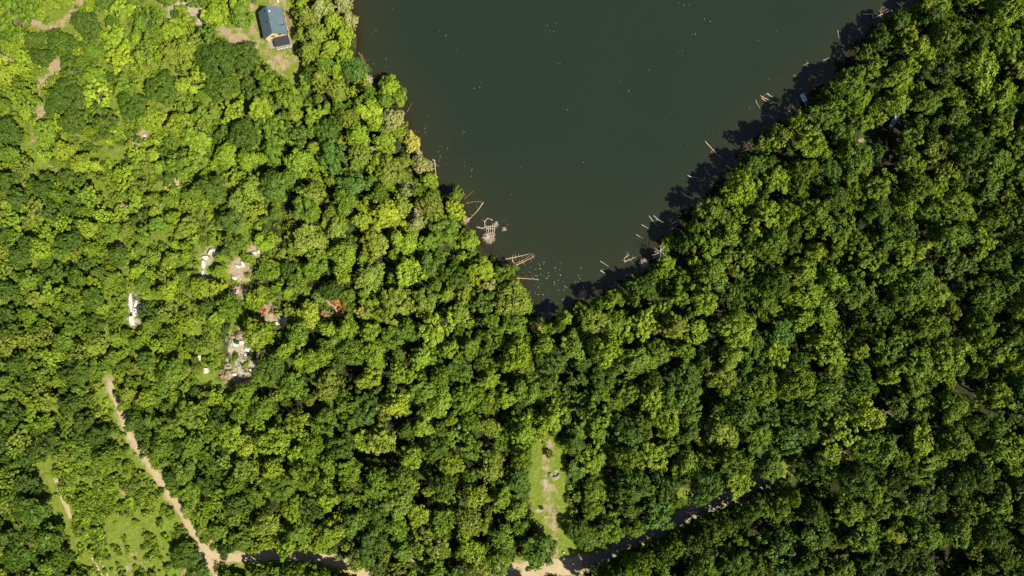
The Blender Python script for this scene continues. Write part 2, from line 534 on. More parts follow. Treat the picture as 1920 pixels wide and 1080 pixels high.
def build_lake():
    x0, x1, y0, y1 = -75, 185, -16, 222
    ax = np.linspace(x0, x1, 131)
    ay = np.linspace(y0, y1, 120)
    X, Y = np.meshgrid(ax, ay)
    nx = len(ax)
    keep = _interp(_D, X, Y) < 4.0
    idx = -np.ones(X.size, int)
    V, F, D = [], [], []
    a = np.arange(X.size).reshape(X.shape)
    used = np.zeros(X.shape, bool)
    quads = []
    for jj in range(len(ay) - 1):
        for ii in range(nx - 1):
            if keep[jj, ii] or keep[jj + 1, ii] or keep[jj, ii + 1] or keep[jj + 1, ii + 1]:
                quads.append((a[jj, ii], a[jj, ii + 1], a[jj + 1, ii + 1], a[jj + 1, ii]))
    for q in quads:
        for v in q:
            if idx[v] < 0:
                idx[v] = len(V)
                V.append((X.ravel()[v], Y.ravel()[v], 0.0))
    F = [tuple(idx[v] for v in q) for q in quads]
    o = mesh_obj('lake', V, F, M['water'], None, True)
    va = np.array(V)
    d = -_interp(_D, va[:, 0], va[:, 1])
    tip = smooth(0, 75, np.hypot(va[:, 0] - P(1040, 590)[0], va[:, 1] - P(1040, 590)[1]))
    dep = np.clip(0.45 * smooth(-1, 6, d) + 0.55 * smooth(2, 22, d) * tip, 0, 1)
    at = o.data.attributes.new('depth', 'FLOAT', 'POINT')
    at.data.foreach_set('value', dep)
    tag(o, 'still dark green lake between wooded banks', 'lake', kind='structure')

build_lake()

def strip(name, pts, hw, material, label, cat, lift=0.05, seed=1, breaks=()):
    r = np.random.default_rng(seed)
    P2 = [np.array(p[:2]) for p in pts]
    # resample
    L = [0]
    for a, b in zip(P2, P2[1:]):
        L.append(L[-1] + np.linalg.norm(b - a))
    n = max(int(L[-1] / 0.8), 4)
    ts = np.linspace(0, L[-1], n)
    arr = np.array(P2)
    cx = np.interp(ts, L, arr[:, 0])
    cy = np.interp(ts, L, arr[:, 1])
    k = np.ones(7) / 7
    pad = lambda q: np.concatenate([np.full(3, q[0]), q, np.full(3, q[-1])])
    cx = np.convolve(pad(cx), k, 'valid')
    cy = np.convolve(pad(cy), k, 'valid')
    tx, ty = np.gradient(cx), np.gradient(cy)
    ln = np.hypot(tx, ty)
    nxx, nyy = -ty / ln, tx / ln
    jl = np.convolve(r.normal(0, 0.45, n + 2), [.3, .4, .3], 'valid') + 0.35 * np.sin(ts / 3.1 + seed)
    jr = np.convolve(r.normal(0, 0.45, n + 2), [.3, .4, .3], 'valid') + 0.35 * np.sin(ts / 2.6 + 2 * seed)
    hl = np.maximum(hw + jl * min(hw * 0.45, 0.9), 0.3)
    hr = np.maximum(hw + jr * min(hw * 0.45, 0.9), 0.3)
    V, F = [], []
    m = 7
    for i in range(n):
        for q in range(m):
            t = q / (m - 1)
            o = -hl[i] + (hl[i] + hr[i]) * t
            x, y = cx[i] + nxx[i] * o, cy[i] + nyy[i] * o
            edge = 0.10 if q in (0, m - 1) else 0.0
            V.append((x, y, float(zat(x, y)) + lift - edge))
    for i in range(n - 1):
        for q in range(m - 1):
            a = i * m + q
            F.append((a, a + 1, a + m + 1, a + m))
    o = mesh_obj(name, V, F, material, None, True)
    return tag(o, label, cat, kind='structure')

strip('dirt_track', TW['track'][0], 1.35, M['track'], 'pale sandy dirt track running from the wood down to the road junction', 'track', 0.07, 2)
strip('dirt_track', [G(*q) for q in ((100, 884), (105, 898), (112, 920), (122, 945), (134, 976))], 0.85, M['track'], 'short worn stretch of dirt track on the far edge of the scrubby field', 'track', 0.07, 5)
for off_, nm_ in ((-0.75, 'nearer'), (0.75, 'farther')):
    strip('wheel_rut', [np.array([q[0] + off_, q[1] + off_ * 0.5, 0]) for q in [G(*p_) for p_ in ((174, 1040), (184, 1056), (196, 1078), (208, 1102))]], 0.34, M['track'],
          'pale wheel rut %s the wood at the foot of the scrubby field' % ('beside' if off_ < 0 else 'away from'), 'track', 0.07, 6)
strip('gravel_road', TW['roadl'][0], 1.75, M['road'], 'pale gravel road curving past the foot of the dirt track', 'road', 0.08, 7)
strip('gravel_road', [G(374, 1012), G(384, 1034), G(390, 1050), G(396, 1070)], 4.0, M['road'], 'wide pale gravel junction where the dirt track meets the road', 'road', 0.10, 17)
strip('gravel_road', TW['roadr'][0], 3.1, M['road'], 'pale sunlit gravel road at the foot of the grassy clearing', 'road', 0.08, 9)
strip('forest_road', TW['roads'][0], 2.2, M['shaderoad'], 'gravel forest road lying in tree shade, with the shade darkened into its colour', 'road', 0.075, 12)

# ------------------------------------------------------------------ crowns: many leaf sprays spread through the crown's volume
def sprays(C, N, S, var, r):
    """leaf sprays: one folded rhombus each, centre C, normal N, half length S"""
    n = len(C)
    N = N / np.linalg.norm(N, axis=1, keepdims=True)
    A = r.normal(size=(n, 3))
    T = np.cross(N, A)
    T /= np.linalg.norm(T, axis=1, keepdims=True)
    B = np.cross(N, T)
    S = S[:, None]
    w = r.uniform(0.5, 0.85, n)[:, None]
    V = np.empty((n, 4, 3))
    V[:, 0] = C + T * S - N * S * 0.22
    V[:, 1] = C + B * S * w
    V[:, 2] = C - T * S - N * S * 0.22
    V[:, 3] = C - B * S * w
    F = np.arange(n * 4).reshape(n, 4)
    return V.reshape(-1, 3), F, np.repeat(var, 4)

def crown_mesh(name, V, F, var):
    me = bpy.data.meshes.new(name)
    me.vertices.add(len(V))
    me.vertices.foreach_set('co', V.ravel())
    me.loops.add(F.size)
    me.loops.foreach_set('vertex_index', F.ravel().astype(np.int32))
    me.polygons.add(len(F))
    me.polygons.foreach_set('loop_start', np.arange(0, F.size, 4, dtype=np.int32))
    me.polygons.foreach_set('loop_total', np.full(len(F), 4, dtype=np.int32))
    at = me.attributes.new('leaf_var', 'FLOAT', 'POINT')
    at.data.foreach_set('value', var.astype(np.float32))
    me.materials.append(M['leaf'])
    me.update(calc_edges=True)
    return me

def unit(r, n, zmin=-1.0):
    out = []
    while len(out) < n:
        d = r.normal(size=3)
        d /= np.linalg.norm(d)
        if d[2] >= zmin:
            out.append(d)
    return np.array(out)

def puff_leaves(r, centers, outs, rad, per, size, flat=0.75):
    n = len(centers)
    C = np.repeat(centers, per, 0)
    O = np.repeat(outs, per, 0)
    R = np.repeat(rad, per)
    pv = np.repeat(r.uniform(0, 1, n), per)
    d = r.normal(size=(n * per, 3))
    d /= np.linalg.norm(d, axis=1, keepdims=True)
    rr = r.uniform(0, 1, n * per) ** 0.36 * R
    pos = C + d * rr[:, None] * np.array([1, 1, flat])
    N = 0.95 * d + 0.25 * O + np.array([0, 0, 0.40]) + r.normal(0, 0.26, (n * per, 3))
    S = size * r.uniform(0.65, 1.35, n * per)
    var = np.clip(0.45 * pv + 0.55 * r.uniform(0, 1, n * per), 0, 1)
    return pos, N, S, var

def crown_clumpy(seed, R=4.0, H=11.0, limbs=6, pp=15, per=44, prad=0.95, size=0.29, spread=0.5):
    r = np.random.default_rng(seed)
    cs, os_, rs = [], [], []
    limbc = []
    for k in range(limbs + 1):
        if k == 0:
            c = np.array([r.normal(0, .2), r.normal(0, .2), H * 0.80])
            er = np.array([0.46 * R, 0.46 * R, 0.17 * H])
        else:
            a = 2 * math.pi * (k + r.uniform(-.55, .55)) / limbs
            q = R * spread * r.uniform(0.55, 1.45)
            c = np.array([math.cos(a) * q, math.sin(a) * q, H * r.uniform(0.46, 0.84)])
            e = R * r.uniform(0.24, 0.54)
            er = np.array([e * r.uniform(.75, 1.25), e * r.uniform(.75, 1.25), H * r.uniform(0.09, 0.18)])
        limbc.append(c)
        d = unit(r, pp, -0.3)
        p = c + d * er * r.uniform(0.55, 1.22, (pp, 1))
        cs.append(p)
        os_.append(d)
        rs.append(prad * r.uniform(0.6, 1.25, pp))
    C = np.concatenate(cs)
    O = np.concatenate(os_)
    pos, N, S, var = puff_leaves(r, C, O, np.concatenate(rs), per, size)
    return sprays(pos, N, S, var, r), limbc

def crown_dome(seed, R=4.0, H=10.0, n=150, per=32, prad=0.72, size=0.22):
    r = np.random.default_rng(seed)
    i = np.arange(n) + 0.5
    ph = i * 2.399963
    zz = 1 - i / n * 1.25
    d = np.stack([np.cos(ph) * np.sqrt(np.maximum(1 - zz ** 2, 0)), np.sin(ph) * np.sqrt(np.maximum(1 - zz ** 2, 0)), zz], 1)
    d += r.normal(0, 0.08, d.shape)
    lob = 1 + 0.13 * np.sin(ph * 0 + np.arctan2(d[:, 1], d[:, 0]) * 3 + seed) + 0.09 * np.sin(np.arctan2(d[:, 1], d[:, 0]) * 5 + 2 * seed)
    c = np.array([0, 0, H * 0.62])
    C = c + d * np.array([R * 0.9, R * 0.9, H * 0.34]) * (lob * r.uniform(0.84, 1.04, n))[:, None]
    pos, N, S, var = puff_leaves(r, C, d, prad * r.uniform(0.7, 1.25, n), per, size, 0.7)
    return sprays(pos, N, S, var, r), [c + np.array([math.cos(a) * R * .4, math.sin(a) * R * .4, 0]) for a in (0.4, 2.2, 4.1)]

def crown_pine(seed, R=3.4, H=12.0, levels=10, size=0.20):
    r = np.random.default_rng(seed)
    cs, os_, rs = [], [], []
    for l in range(levels):
        t = l / (levels - 1)
        z = H * (0.36 + 0.60 * t)
        length = R * (1.0 - 0.80 * t ** 1.3) * r.uniform(0.85, 1.1)
        nb = int(9 - 4 * t)
        a0 = r.uniform(0, 6.28)
        for b in range(nb):
            a = a0 + 2 * math.pi * b / nb + r.uniform(-.25, .25)
            ll = length * r.uniform(0.62, 1.15)
            st = max(2, int(ll / 0.50))
            for s in range(1, st + 1):
                u = s / st
                if u < 0.25 and r.uniform() < 0.5:
                    continue
                side = r.normal(0, 0.16 * ll * (1 - abs(u - .5)))
                x = math.cos(a) * ll * u - math.sin(a) * side
                y = math.sin(a) * ll * u + math.cos(a) * side
                cs.append((x, y, z + 0.20 * ll * u + r.normal(0, .1)))
                os_.append((math.cos(a) * .6, math.sin(a) * .6, 0.6))
                rs.append(0.50 * r.uniform(0.7, 1.25))
    C = np.array(cs)
    O = np.array(os_)
    pos, N, S, var = puff_leaves(r, C, O, np.array(rs), 22, size, 0.55)
    return sprays(pos, N, S, var, r), []

def crown_shrub(seed, R=1.5, H=1.7, n=16, per=26, prad=0.55, size=0.17):
    r = np.random.default_rng(seed)
    d = unit(r, n, -0.1)
    C = np.array([0, 0, H * 0.40]) + d * np.array([R * 0.78, R * 0.78, H * 0.5]) * r.uniform(0.5, 1.05, (n, 1))
    pos, N, S, var = puff_leaves(r, C, d, prad * r.uniform(0.6, 1.2, n), per, size, 0.7)
    return sprays(pos, N, S, var, r), []

def trunk_mesh(name, H, R, limbc, seed, pine=False):
    r = random.Random(seed)
    b = MB()
    top = H * (0.95 if pine else 0.74)
    r0 = 0.16 + 0.010 * H
    pts, rad = [], []
    for i in range(6):
        t = i / 5
        pts.append((r.uniform(-.12, .12) * t * 2, r.uniform(-.12, .12) * t * 2, -0.5 + (top + 0.5) * t))
        rad.append(r0 * (1.35 if i == 0 else 1 - 0.72 * t))
    b.tube(pts, rad, 7)
    for c in limbc:
        z0 = H * r.uniform(0.32, 0.48)
        mid = (c[0] * 0.45, c[1] * 0.45, z0 + (c[2] - z0) * 0.55)
        b.tube([(0, 0, z0), mid, tuple(c)], [r0 * 0.5, r0 * 0.34, r0 * 0.12], 5)
    me = bpy.data.meshes.new(name)
    me.from_pydata(b.v, [], b.f)
    me.materials.append(M['bark'])
    me.update()
    return me

PROTO = []      # (family, crown mesh, trunk mesh, R, H)
for s in range(9):
    R, H = 4.0, 11.0
    (V, F, v), lc = crown_clumpy(100 + s, R, H, limbs=[6, 7, 5, 8, 6, 9, 4, 7, 8][s], pp=[13, 12, 14, 11, 13, 10, 16, 12, 11][s],
                                 per=[44, 60, 36, 52, 40, 46, 44, 70, 38][s], prad=[1.0, .85, 1.12, .8, .95, .75, 1.1, .8, .9][s],
                                 size=[.28, .21, .34, .24, .30, .26, .30, .20, .33][s], spread=[.5, .55, .48, .6, .52, .62, .5, .58, .55][s])
    PROTO.append(('clumpy', crown_mesh('broadleaf_crown', V, F, v), trunk_mesh('broadleaf_trunk', H, R, lc, s), R, H))
for s in range(3):
    R, H = 4.0, 9.5
    (V, F, v), lc = crown_dome(200 + s, R, H, n=[170, 140, 200][s], prad=[.7, .8, .62][s])
    PROTO.append(('dome', crown_mesh('domed_crown', V, F, v), trunk_mesh('domed_trunk', H, R, lc, 20 + s), R, H))
for s in range(5):
    R, H = 4.0, 11.5
    (V, F, v), lc = crown_clumpy(300 + s, R, H, limbs=8, pp=9, per=[30, 22, 36, 26, 32][s], prad=[.72, .6, .8, .66, .7][s], size=[.29, .33, .22, .3, .25][s], spread=0.62)
    PROTO.append(('airy', crown_mesh('airy_crown', V, F, v), trunk_mesh('airy_trunk', H, R, lc, 40 + s), R, H))
for s in range(3):
    R, H = 3.4, 12.0
    (V, F, v), lc = crown_pine(400 + s, R, H, [10, 12, 9][s])
    PROTO.append(('pine', crown_mesh('pine_crown', V, F, v), trunk_mesh('pine_trunk', H, R, lc, 60 + s, True), R, H))
for s in range(4):
    R, H = 1.5, 1.7
    (V, F, v), lc = crown_shrub(500 + s, R, H, n=[16, 20, 13, 24][s], prad=[.55, .45, .65, .42][s])
    PROTO.append(('shrub', crown_mesh('shrub_foliage', V, F, v), None, R, H))
FAM = {}
for i, p in enumerate(PROTO):
    FAM.setdefault(p[0], []).append(i)

TINT = {'dark green': (0.042, 0.074, 0.009), 'deep green': (0.052, 0.090, 0.010), 'mid green': (0.082, 0.132, 0.011),
        'bright green': (0.128, 0.188, 0.013), 'yellow green': (0.158, 0.212, 0.016), 'olive green': (0.118, 0.154, 0.018),
        'pale green': (0.185, 0.205, 0.060), 'blue green': (0.058, 0.108, 0.015), 'golden': (0.25, 0.245, 0.05),
        'rusty brown': (0.27, 0.115, 0.045), 'straw': (0.30, 0.25, 0.13)}

# ------------------------------------------------------------------ where the trees stand
trees = []        # dicts: x, y, z, r, h, tint, fam

def scal(F, x, y):
    i = min(max(int((x + 210) / 1.25), 0), 335)
    j = min(max(int((y + 140) / 1.25), 0), 288)
    tx, ty = (x + 210) / 1.25 - i, (y + 140) / 1.25 - j
    return (F[j, i] * (1 - tx) + F[j, i + 1] * tx) * (1 - ty) + (F[j + 1, i] * (1 - tx) + F[j + 1, i + 1] * tx) * ty
_i0, _i1, _j0, _j1 = 14, 14 + 337, 14, 14 + 290
SX, SY = GX[_j0:_j1, _i0:_i1], GY[_j0:_j1, _i0:_i1]
SD, SZ = _D[_j0:_j1, _i0:_i1], GZ[_j0:_j1, _i0:_i1]
F_POLY = {k: sdf(SX, SY, pts) for k, pts in PW.items()}
F_OPEN = np.minimum.reduce([F_POLY[k] for k in F_POLY])
F_NOFIELD = np.minimum.reduce([F_POLY[k] for k in F_POLY if k != 'field'])
F_PATH = np.minimum.reduce([seg_dist(SX, SY, pts) - w for k, (pts, w) in TW.items() if k in ('top', 'edge', 'yard')])
F_ROAD = np.minimum.reduce([seg_dist(SX, SY, pts) - w for k, (pts, w) in TW.items() if k in ('roadl', 'roadr', 'roads')])
F_TRACK = np.minimum.reduce([seg_dist(SX, SY, pts) - w for k, (pts, w) in TW.items() if k in ('track', 'field')])
F_STRIP = F_POLY['strip']
F_RLOW = np.minimum.reduce([seg_dist(SX, SY, TW[k][0]) - TW[k][1] for k in ('roadl', 'roadr')])

def blocked(x, y, r):
    """how far a crown of radius r may come to water, tracks and clearings"""
    if scal(SD, x, y) < max(0.48 * r, 1.0):
        return True
    if scal(F_OPEN, x, y) < 0.72 * r or scal(F_PATH, x, y) < 0.35 * r or scal(F_ROAD, x, y) < 0.5 * r + 0.8 or scal(F_RLOW, x, y) < 0.5 * r + 1.1 or scal(F_TRACK, x, y) < 0.95 * r + 0.7 or scal(F_STRIP, x, y) < 0.8 * r + 1.0:
        return True
    for (cx, cy, cr) in HOLES:
        if math.hypot(x - cx, y - cy) < cr + 0.45 * r:
            return True
    return False

HOLES = []
for (x, y, r, s, g, p) in PATCH:
    if max(s, p, g) > 0.55 and r < 6.5:
        c = G(x, y)
        HOLES.append((c[0], c[1], r * 0.62))
for (x, y, r) in [(1505, 450, 2.5), (1700, 440, 3), (1630, 760, 4), (1865, 600, 4), (1860, 770, 4), (1610, 960, 4), (1760, 1040, 5), (1240, 700, 2.5),
                  (1175, 770, 3), (1320, 750, 4), (735, 855, 4), (805, 880, 4), (690, 850, 2), (1570, 600, 3.5), (660, 700, 2.5), (950, 850, 3),
                  (545, 400, 2.2), (600, 400, 2), (1450, 880, 3), (1500, 900, 4), (1610, 860, 4), (530, 430, 3), (670, 440, 3), (745, 365, 3.5), (840, 480, 3)]:
    c = G(x, y)
    HOLES.append((c[0], c[1], r))
c = G(388, 1050)
HOLES.append((c[0], c[1], 6.0))

HAND = [  # crown seen at pixel, radius in pixels, tint, family, height m
    (160, 45, 23, 'dark green', 'dome', 7), (112, 78, 22, 'deep green', 'dome', 7), (76, 106, 17, 'dark green', 'dome', 6),
    (120, 178, 28, 'dark green', 'dome', 7), (174, 138, 20, 'mid green', 'clumpy', 7), (404, 112, 34, 'dark green', 'dome', 9),
    (452, 106, 27, 'dark green', 'dome', 8), (412, 162, 24, 'deep green', 'dome', 8), (350, 92, 30, 'olive green', 'pine', 9),
    (318, 98, 24, 'olive green', 'pine', 8), (322, 56, 20, 'bright green', 'clumpy', 7), (290, 62, 16, 'mid green', 'dome', 6),
    (302, 165, 26, 'deep green', 'dome', 7), (232, 160, 22, 'mid green', 'airy', 7), (350, 160, 16, 'yellow green', 'clumpy', 7),
    (369, 267, 25, 'bright green', 'clumpy', 9), (343, 304, 27, 'mid green', 'clumpy', 10), (386, 140, 20, 'yellow green', 'airy', 7),
    (192, 228, 24, 'deep green', 'airy', 7), (246, 196, 24, 'deep green', 'dome', 7), (400, 28, 24, 'yellow green', 'clumpy', 7),
    (450, 30, 20, 'mid green', 'clumpy', 6), (446, 12, 16, 'bright green', 'clumpy', 5), (22, 34, 34, 'mid green', 'airy', 9), (44, 182, 24, 'mid green', 'airy', 8),
    (275, 36, 26, 'mid green', 'airy', 8), (215, 70, 24, 'bright green', 'airy', 7), (225, 110, 22, 'yellow green', 'airy', 7),
    (572, 30, 23, 'olive green', 'pine', 11), (600, 12, 22, 'pale green', 'pine', 11), (622, 42, 21, 'yellow green', 'pine', 11),
    (588, 64, 22, 'olive green', 'pine', 12), (642, 66, 20, 'yellow green', 'pine', 11), (653, 34, 16, 'pale green', 'pine', 9),
    (576, 94, 20, 'olive green', 'pine', 10), (618, 88, 18, 'yellow green', 'pine', 10), (646, 106, 16, 'bright green', 'clumpy', 9),
    (604, 118, 18, 'mid green', 'pine', 9), (662, 126, 22, 'blue green', 'dome', 8), (598, 146, 20, 'olive green', 'pine', 10),
    (628, 168, 18, 'olive green', 'dome', 9), (640, 2, 18, 'pale green', 'pine', 9), (565, 60, 15, 'olive green', 'pine', 8), (580, 140, 15, 'dark green', 'dome', 7),
    (731, 160, 18, 'bright green', 'clumpy', 9), (747, 182, 16, 'bright green', 'clumpy', 8), (722, 186, 15, 'mid green', 'clumpy', 8),
    (694, 206, 25, 'yellow green', 'clumpy', 10), (736, 222, 18, 'pale green', 'dome', 8), (772, 266, 15, 'golden', 'dome', 6),
    (668, 250, 20, 'bright green', 'clumpy', 10), (545, 176, 26, 'mid green', 'clumpy', 10), (502, 150, 22, 'mid green', 'clumpy', 9),
    (486, 206, 24, 'bright green', 'clumpy', 10), (590, 214, 20, 'bright green', 'airy', 9), (612, 246, 22, 'deep green', 'dome', 9),
    (520, 342, 30, 'deep green', 'clumpy', 11), (572, 388, 26, 'mid green', 'clumpy', 11), (556, 306, 24, 'bright green', 'clumpy', 10),
    (622, 296, 24, 'blue green', 'clumpy', 11), (672, 292, 20, 'olive green', 'dome', 9), (658, 346, 27, 'blue green', 'clumpy', 11),
    (584, 366, 20, 'olive green', 'clumpy', 10), (648, 380, 22, 'mid green', 'clumpy', 11), (722, 398, 32, 'yellow green', 'pine', 12),
    (752, 388, 22, 'olive green', 'pine', 10), (766, 352, 14, 'pale green', 'dome', 7), (790, 308, 16, 'pale green', 'dome', 7),
    (806, 336, 15, 'bright green', 'clumpy', 8), (853, 366, 16, 'mid green', 'pine', 9), (850, 396, 17, 'yellow green', 'clumpy', 8),
    (836, 430, 24, 'mid green', 'clumpy', 10), (880, 452, 18, 'bright green', 'clumpy', 8), (905, 500, 24, 'bright green', 'clumpy', 11),
    (946, 512, 17, 'mid green', 'clumpy', 9), (690, 520, 32, 'olive green', 'pine', 11), (576, 450, 32, 'olive green', 'clumpy', 11),
    (592, 500, 24, 'mid green', 'clumpy', 10), (704, 456, 28, 'olive green', 'clumpy', 10), (760, 452, 24, 'bright green', 'clumpy', 10),
    (740, 570, 28, 'olive green', 'clumpy', 11), (800, 566, 24, 'olive green', 'clumpy', 11), (960, 560, 30, 'olive green', 'dome', 11),
    (1009, 610, 15, 'golden', 'clumpy', 7), (1114, 606, 26, 'olive green', 'dome', 9), (1206, 606, 24, 'yellow green', 'clumpy', 11),
    (1112, 956, 19, 'mid green', 'dome', 6.5), (1005, 1036, 34, 'deep green', 'clumpy', 13), (1092, 1004, 24, 'deep green', 'dome', 7),
    (1146, 994, 24, 'mid green', 'clumpy', 11), (790, 800, 22, 'yellow green', 'clumpy', 10), (1790, 586, 13, 'yellow green', 'clumpy', 11),
    (1778, 172, 14, 'yellow green', 'clumpy', 12), (1652, 218, 12, 'yellow green', 'clumpy', 6), (1620, 232, 16, 'bright green', 'clumpy', 9),
    (1704, 62, 18, 'yellow green', 'clumpy', 12), (1615, 655, 16, 'yellow green', 'clumpy', 13), (1670, 708, 18, 'yellow green', 'clumpy', 13),
    (1530, 470, 16, 'yellow green', 'clumpy', 12), (1160, 555, 16, 'mid green', 'clumpy', 8), (1212, 538, 20, 'deep green', 'dome', 9), (1238, 516, 12, 'yellow green', 'dome', 8),
    (1255, 452, 12, 'bright green', 'clumpy', 8), (1250, 492, 15, 'bright green', 'clumpy', 9), (1088, 578, 12, 'yellow green', 'clumpy', 5),
    (1620, 100, 15, 'mid green', 'airy', 10), (1672, 34, 12, 'mid green', 'pine', 9), (1690, 40, 20, 'deep green', 'clumpy', 11), (1650, 72, 20, 'deep green', 'dome', 11),
    (1712, 262, 20, 'mid green', 'clumpy', 13), (1706, 296, 20, 'mid green', 'clumpy', 13), (1722, 232, 18, 'deep green', 'clumpy', 13),
    (620, 545, 18, 'dark green', 'dome', 8), (430, 418, 24, 'deep green', 'clumpy', 9), (400, 350, 26, 'deep green', 'clumpy', 10), (470, 350, 26, 'olive green', 'pine', 10),
    (440, 380, 22, 'olive green', 'pine', 9), (455, 250, 24, 'dark green', 'dome', 9), (510, 240, 24, 'mid green', 'clumpy', 10), (430, 460, 20, 'deep green', 'airy', 7),
    (20, 290, 20, 'mid green', 'clumpy', 9), (10, 335, 20, 'deep green', 'clumpy', 9), (40, 315, 16, 'olive green', 'airy', 8),
    (352, 926, 20, 'mid green', 'clumpy', 9), (346, 884, 24, 'mid green', 'clumpy', 10), (408, 996, 20, 'mid green', 'clumpy', 8), (320, 700, 26, 'mid green', 'clumpy', 9),
    (350, 780, 28, 'mid green', 'clumpy', 11), (60, 960, 30, 'deep green', 'clumpy', 10), (90, 1010, 26, 'deep green', 'clumpy', 9), (30, 1040, 28, 'deep green', 'clumpy', 9),
    (345, 1045, 24, 'deep green', 'dome', 6), (370, 1074, 18, 'deep green', 'dome', 6),
]
for (px, py, rp, tint, fam, h) in HAND:
    z = 1.5
    for _ in range(4):
        p = P(px, py, z + 0.75 * h)
        z = max(float(zat(p[0], p[1])), 0.0)
    r = rp * TANH * (CAM_H - z - 0.75 * h) / 960.0 * 1.08
    trees.append(dict(x=p[0], y=p[1], z=float(zat(p[0], p[1])), r=r, h=h, tint=tint, fam=fam, hand=True))

def region(px, py):
    """crown radius range, height range, families and tints of the wood at a pixel"""
    if px > 1000 or (px > 960 and py > 560):
        rr, hh = (2.0, 5.8), (6.0, 16.5)
        fams = ['clumpy'] * 6 + ['airy'] * 2 + ['dome'] * 2 + ['pine'] * (1 if px < 1500 else 0)
        tints = ['mid green'] * 8 + ['deep green'] * 4 + ['bright green'] * 4 + ['olive green'] * 1 + ['blue green'] * 1 + ['yellow green'] * (1 if rt.random() < 0.6 else 0)
        if py > 880 and px > 1100:
            tints += ['deep green'] * 4 + ['dark green'] * 2
    elif py > 560 and px > 430:
        rr, hh = (1.7, 5.0), (5.0, 13.5)
        fams = ['clumpy'] * 6 + ['airy'] * 2 + ['dome'] * 2 + ['pine']
        tints = ['mid green'] * 6 + ['deep green'] * 3 + ['bright green'] * 5 + ['olive green'] * 3 + ['yellow green']
    elif px > 550:
        rr, hh = (1.7, 4.8), (4.5, 12.5)
        fams = ['clumpy'] * 6 + ['pine'] * 3 + ['dome'] * 2 + ['airy'] * 2
        tints = ['mid green'] * 4 + ['bright green'] * 4 + ['olive green'] * 4 + ['yellow green'] * 3 + ['deep green'] + ['pale green']
    elif py < 330:
        rr, hh = (1.7, 4.2), (4.5, 8)
        fams = ['clumpy'] * 3 + ['dome'] * 5 + ['airy'] * 4 + ['pine']
        tints = ['mid green'] * 4 + ['bright green'] * 6 + ['deep green'] * 3 + ['yellow green'] * 5 + ['dark green'] * 2 + ['olive green'] * 2
    elif py < 760 and px > 180:
        rr, hh = (1.3, 3.2), (3.5, 7.5)
        fams = ['airy'] * 4 + ['clumpy'] * 3 + ['dome'] * 2 + ['pine']
        tints = ['mid green'] * 5 + ['bright green'] * 5 + ['olive green'] * 4 + ['yellow green'] * 3 + ['deep green'] * 2
    else:
        rr, hh = (1.7, 3.6), (6, 9.5)
        fams = ['clumpy'] * 4 + ['airy'] * 4 + ['dome'] * 2 + ['pine']
        tints = ['mid green'] * 6 + ['deep green'] * 6 + ['bright green'] * 2 + ['olive green'] * 3 + ['dark green'] * 2
    return rr, hh, fams, tints

def row(key, i0, i1, off, step, h0, h1, seed):
    rr_ = random.Random(seed)
    pts, w = TW[key]
    L = 0.0
    nxt = 0.0
    for a, b in zip(pts[i0:i1], pts[i0 + 1:i1 + 1]):
        dx, dy = b[0] - a[0], b[1] - a[1]
        ln = math.hypot(dx, dy)
        while nxt < L + ln:
            t = (nxt - L) / ln
            r = rr_.uniform(2.6, 3.8) if h0 > 7 else rr_.uniform(1.3, 2.0)
            o = w + off + 0.35 * r + rr_.uniform(0, 1.2)
            x, y = a[0] + dx * t + dy / ln * o, a[1] + dy * t - dx / ln * o
            trees.append(dict(x=x, y=y, z=float(zat(x, y)), r=r, h=rr_.uniform(h0, h1), tint=rr_.choice(['deep green', 'mid green', 'mid green', 'dark green']),
                              fam=rr_.choice(['clumpy', 'clumpy', 'airy', 'dome']), hand=False))
            nxt += step * rr_.uniform(0.8, 1.2)
        L += ln
row('roads', 0, 6, 0.2, 4.6, 12, 15.5, 1)
row('roads', 0, 6, -1.1, 3.1, 4.0, 6.5, 3)
row('roadl', 4, 8, 0.0, 4.4, 9.5, 12.5, 2)

CELL = 6.0
gridh = {}
def near(x, y):
    i, j = int(math.floor(x / CELL)), int(math.floor(y / CELL))
    for a in (-2, -1, 0, 1, 2):
        for b in (-2, -1, 0, 1, 2):
            for t in gridh.get((i + a, j + b), ()):
                yield t
def put(t):
    gridh.setdefault((int(math.floor(t['x'] / CELL)), int(math.floor(t['y'] / CELL))), []).append(t)
for t in trees:
    put(t)

rt = random.Random(5)
XR, YR = 208.0, (-128.0, 134.0)
for stage, (lo, hi, tries, gap) in enumerate([(0.66, 1.0, 9000, 0.93), (0.40, 0.70, 11000, 0.86), (0.05, 0.45, 15000, 0.80), (0.0, 0.12, 9000, 0.72)]):
    for _ in range(tries):
        x = rt.uniform(-XR, XR)
        y = rt.uniform(*YR)
        if y > 110 and -60 < x < 120:
            continue
        zx = float(scal(SZ, x, y))
        px, py = to_px(x, y, zx + 7)
        rr, hh, fams, tints = region(px, py)
        if px < 520 and py < 330 and rt.random() < 0.80:
            continue
        if 180 < px < 600 and 330 <= py < 740 and rt.random() < 0.80:
            continue
        u = rt.uniform(lo, hi)
        r = rr[0] + (rr[1] - rr[0]) * u
        ok = True
        for t in near(x, y):
            if math.hypot(t['x'] - x, t['y'] - y) < gap * (t['r'] + r) * (0.92 if not t.get('hand') else 1.0):
                ok = False
                break
        if not ok or blocked(x, y, r):
            continue
        h = (hh[0] + (hh[1] - hh[0]) * min(max(u + rt.uniform(-.35, .35), 0), 1))
        fs = scal(F_STRIP, x, y)
        if fs < 13 and px > 1040:
            h *= 0.55
        if px < 1000 and scal(SD, x, y) < 5:
            h *= 0.8
        elif scal(SD, x, y) < 6:
            h = max(h, rt.uniform(9, 14))
        t = dict(x=x, y=y, z=zx, r=r, h=h, tint=rt.choice(tints), fam=rt.choice(fams), hand=False)
        trees.append(t)
        put(t)

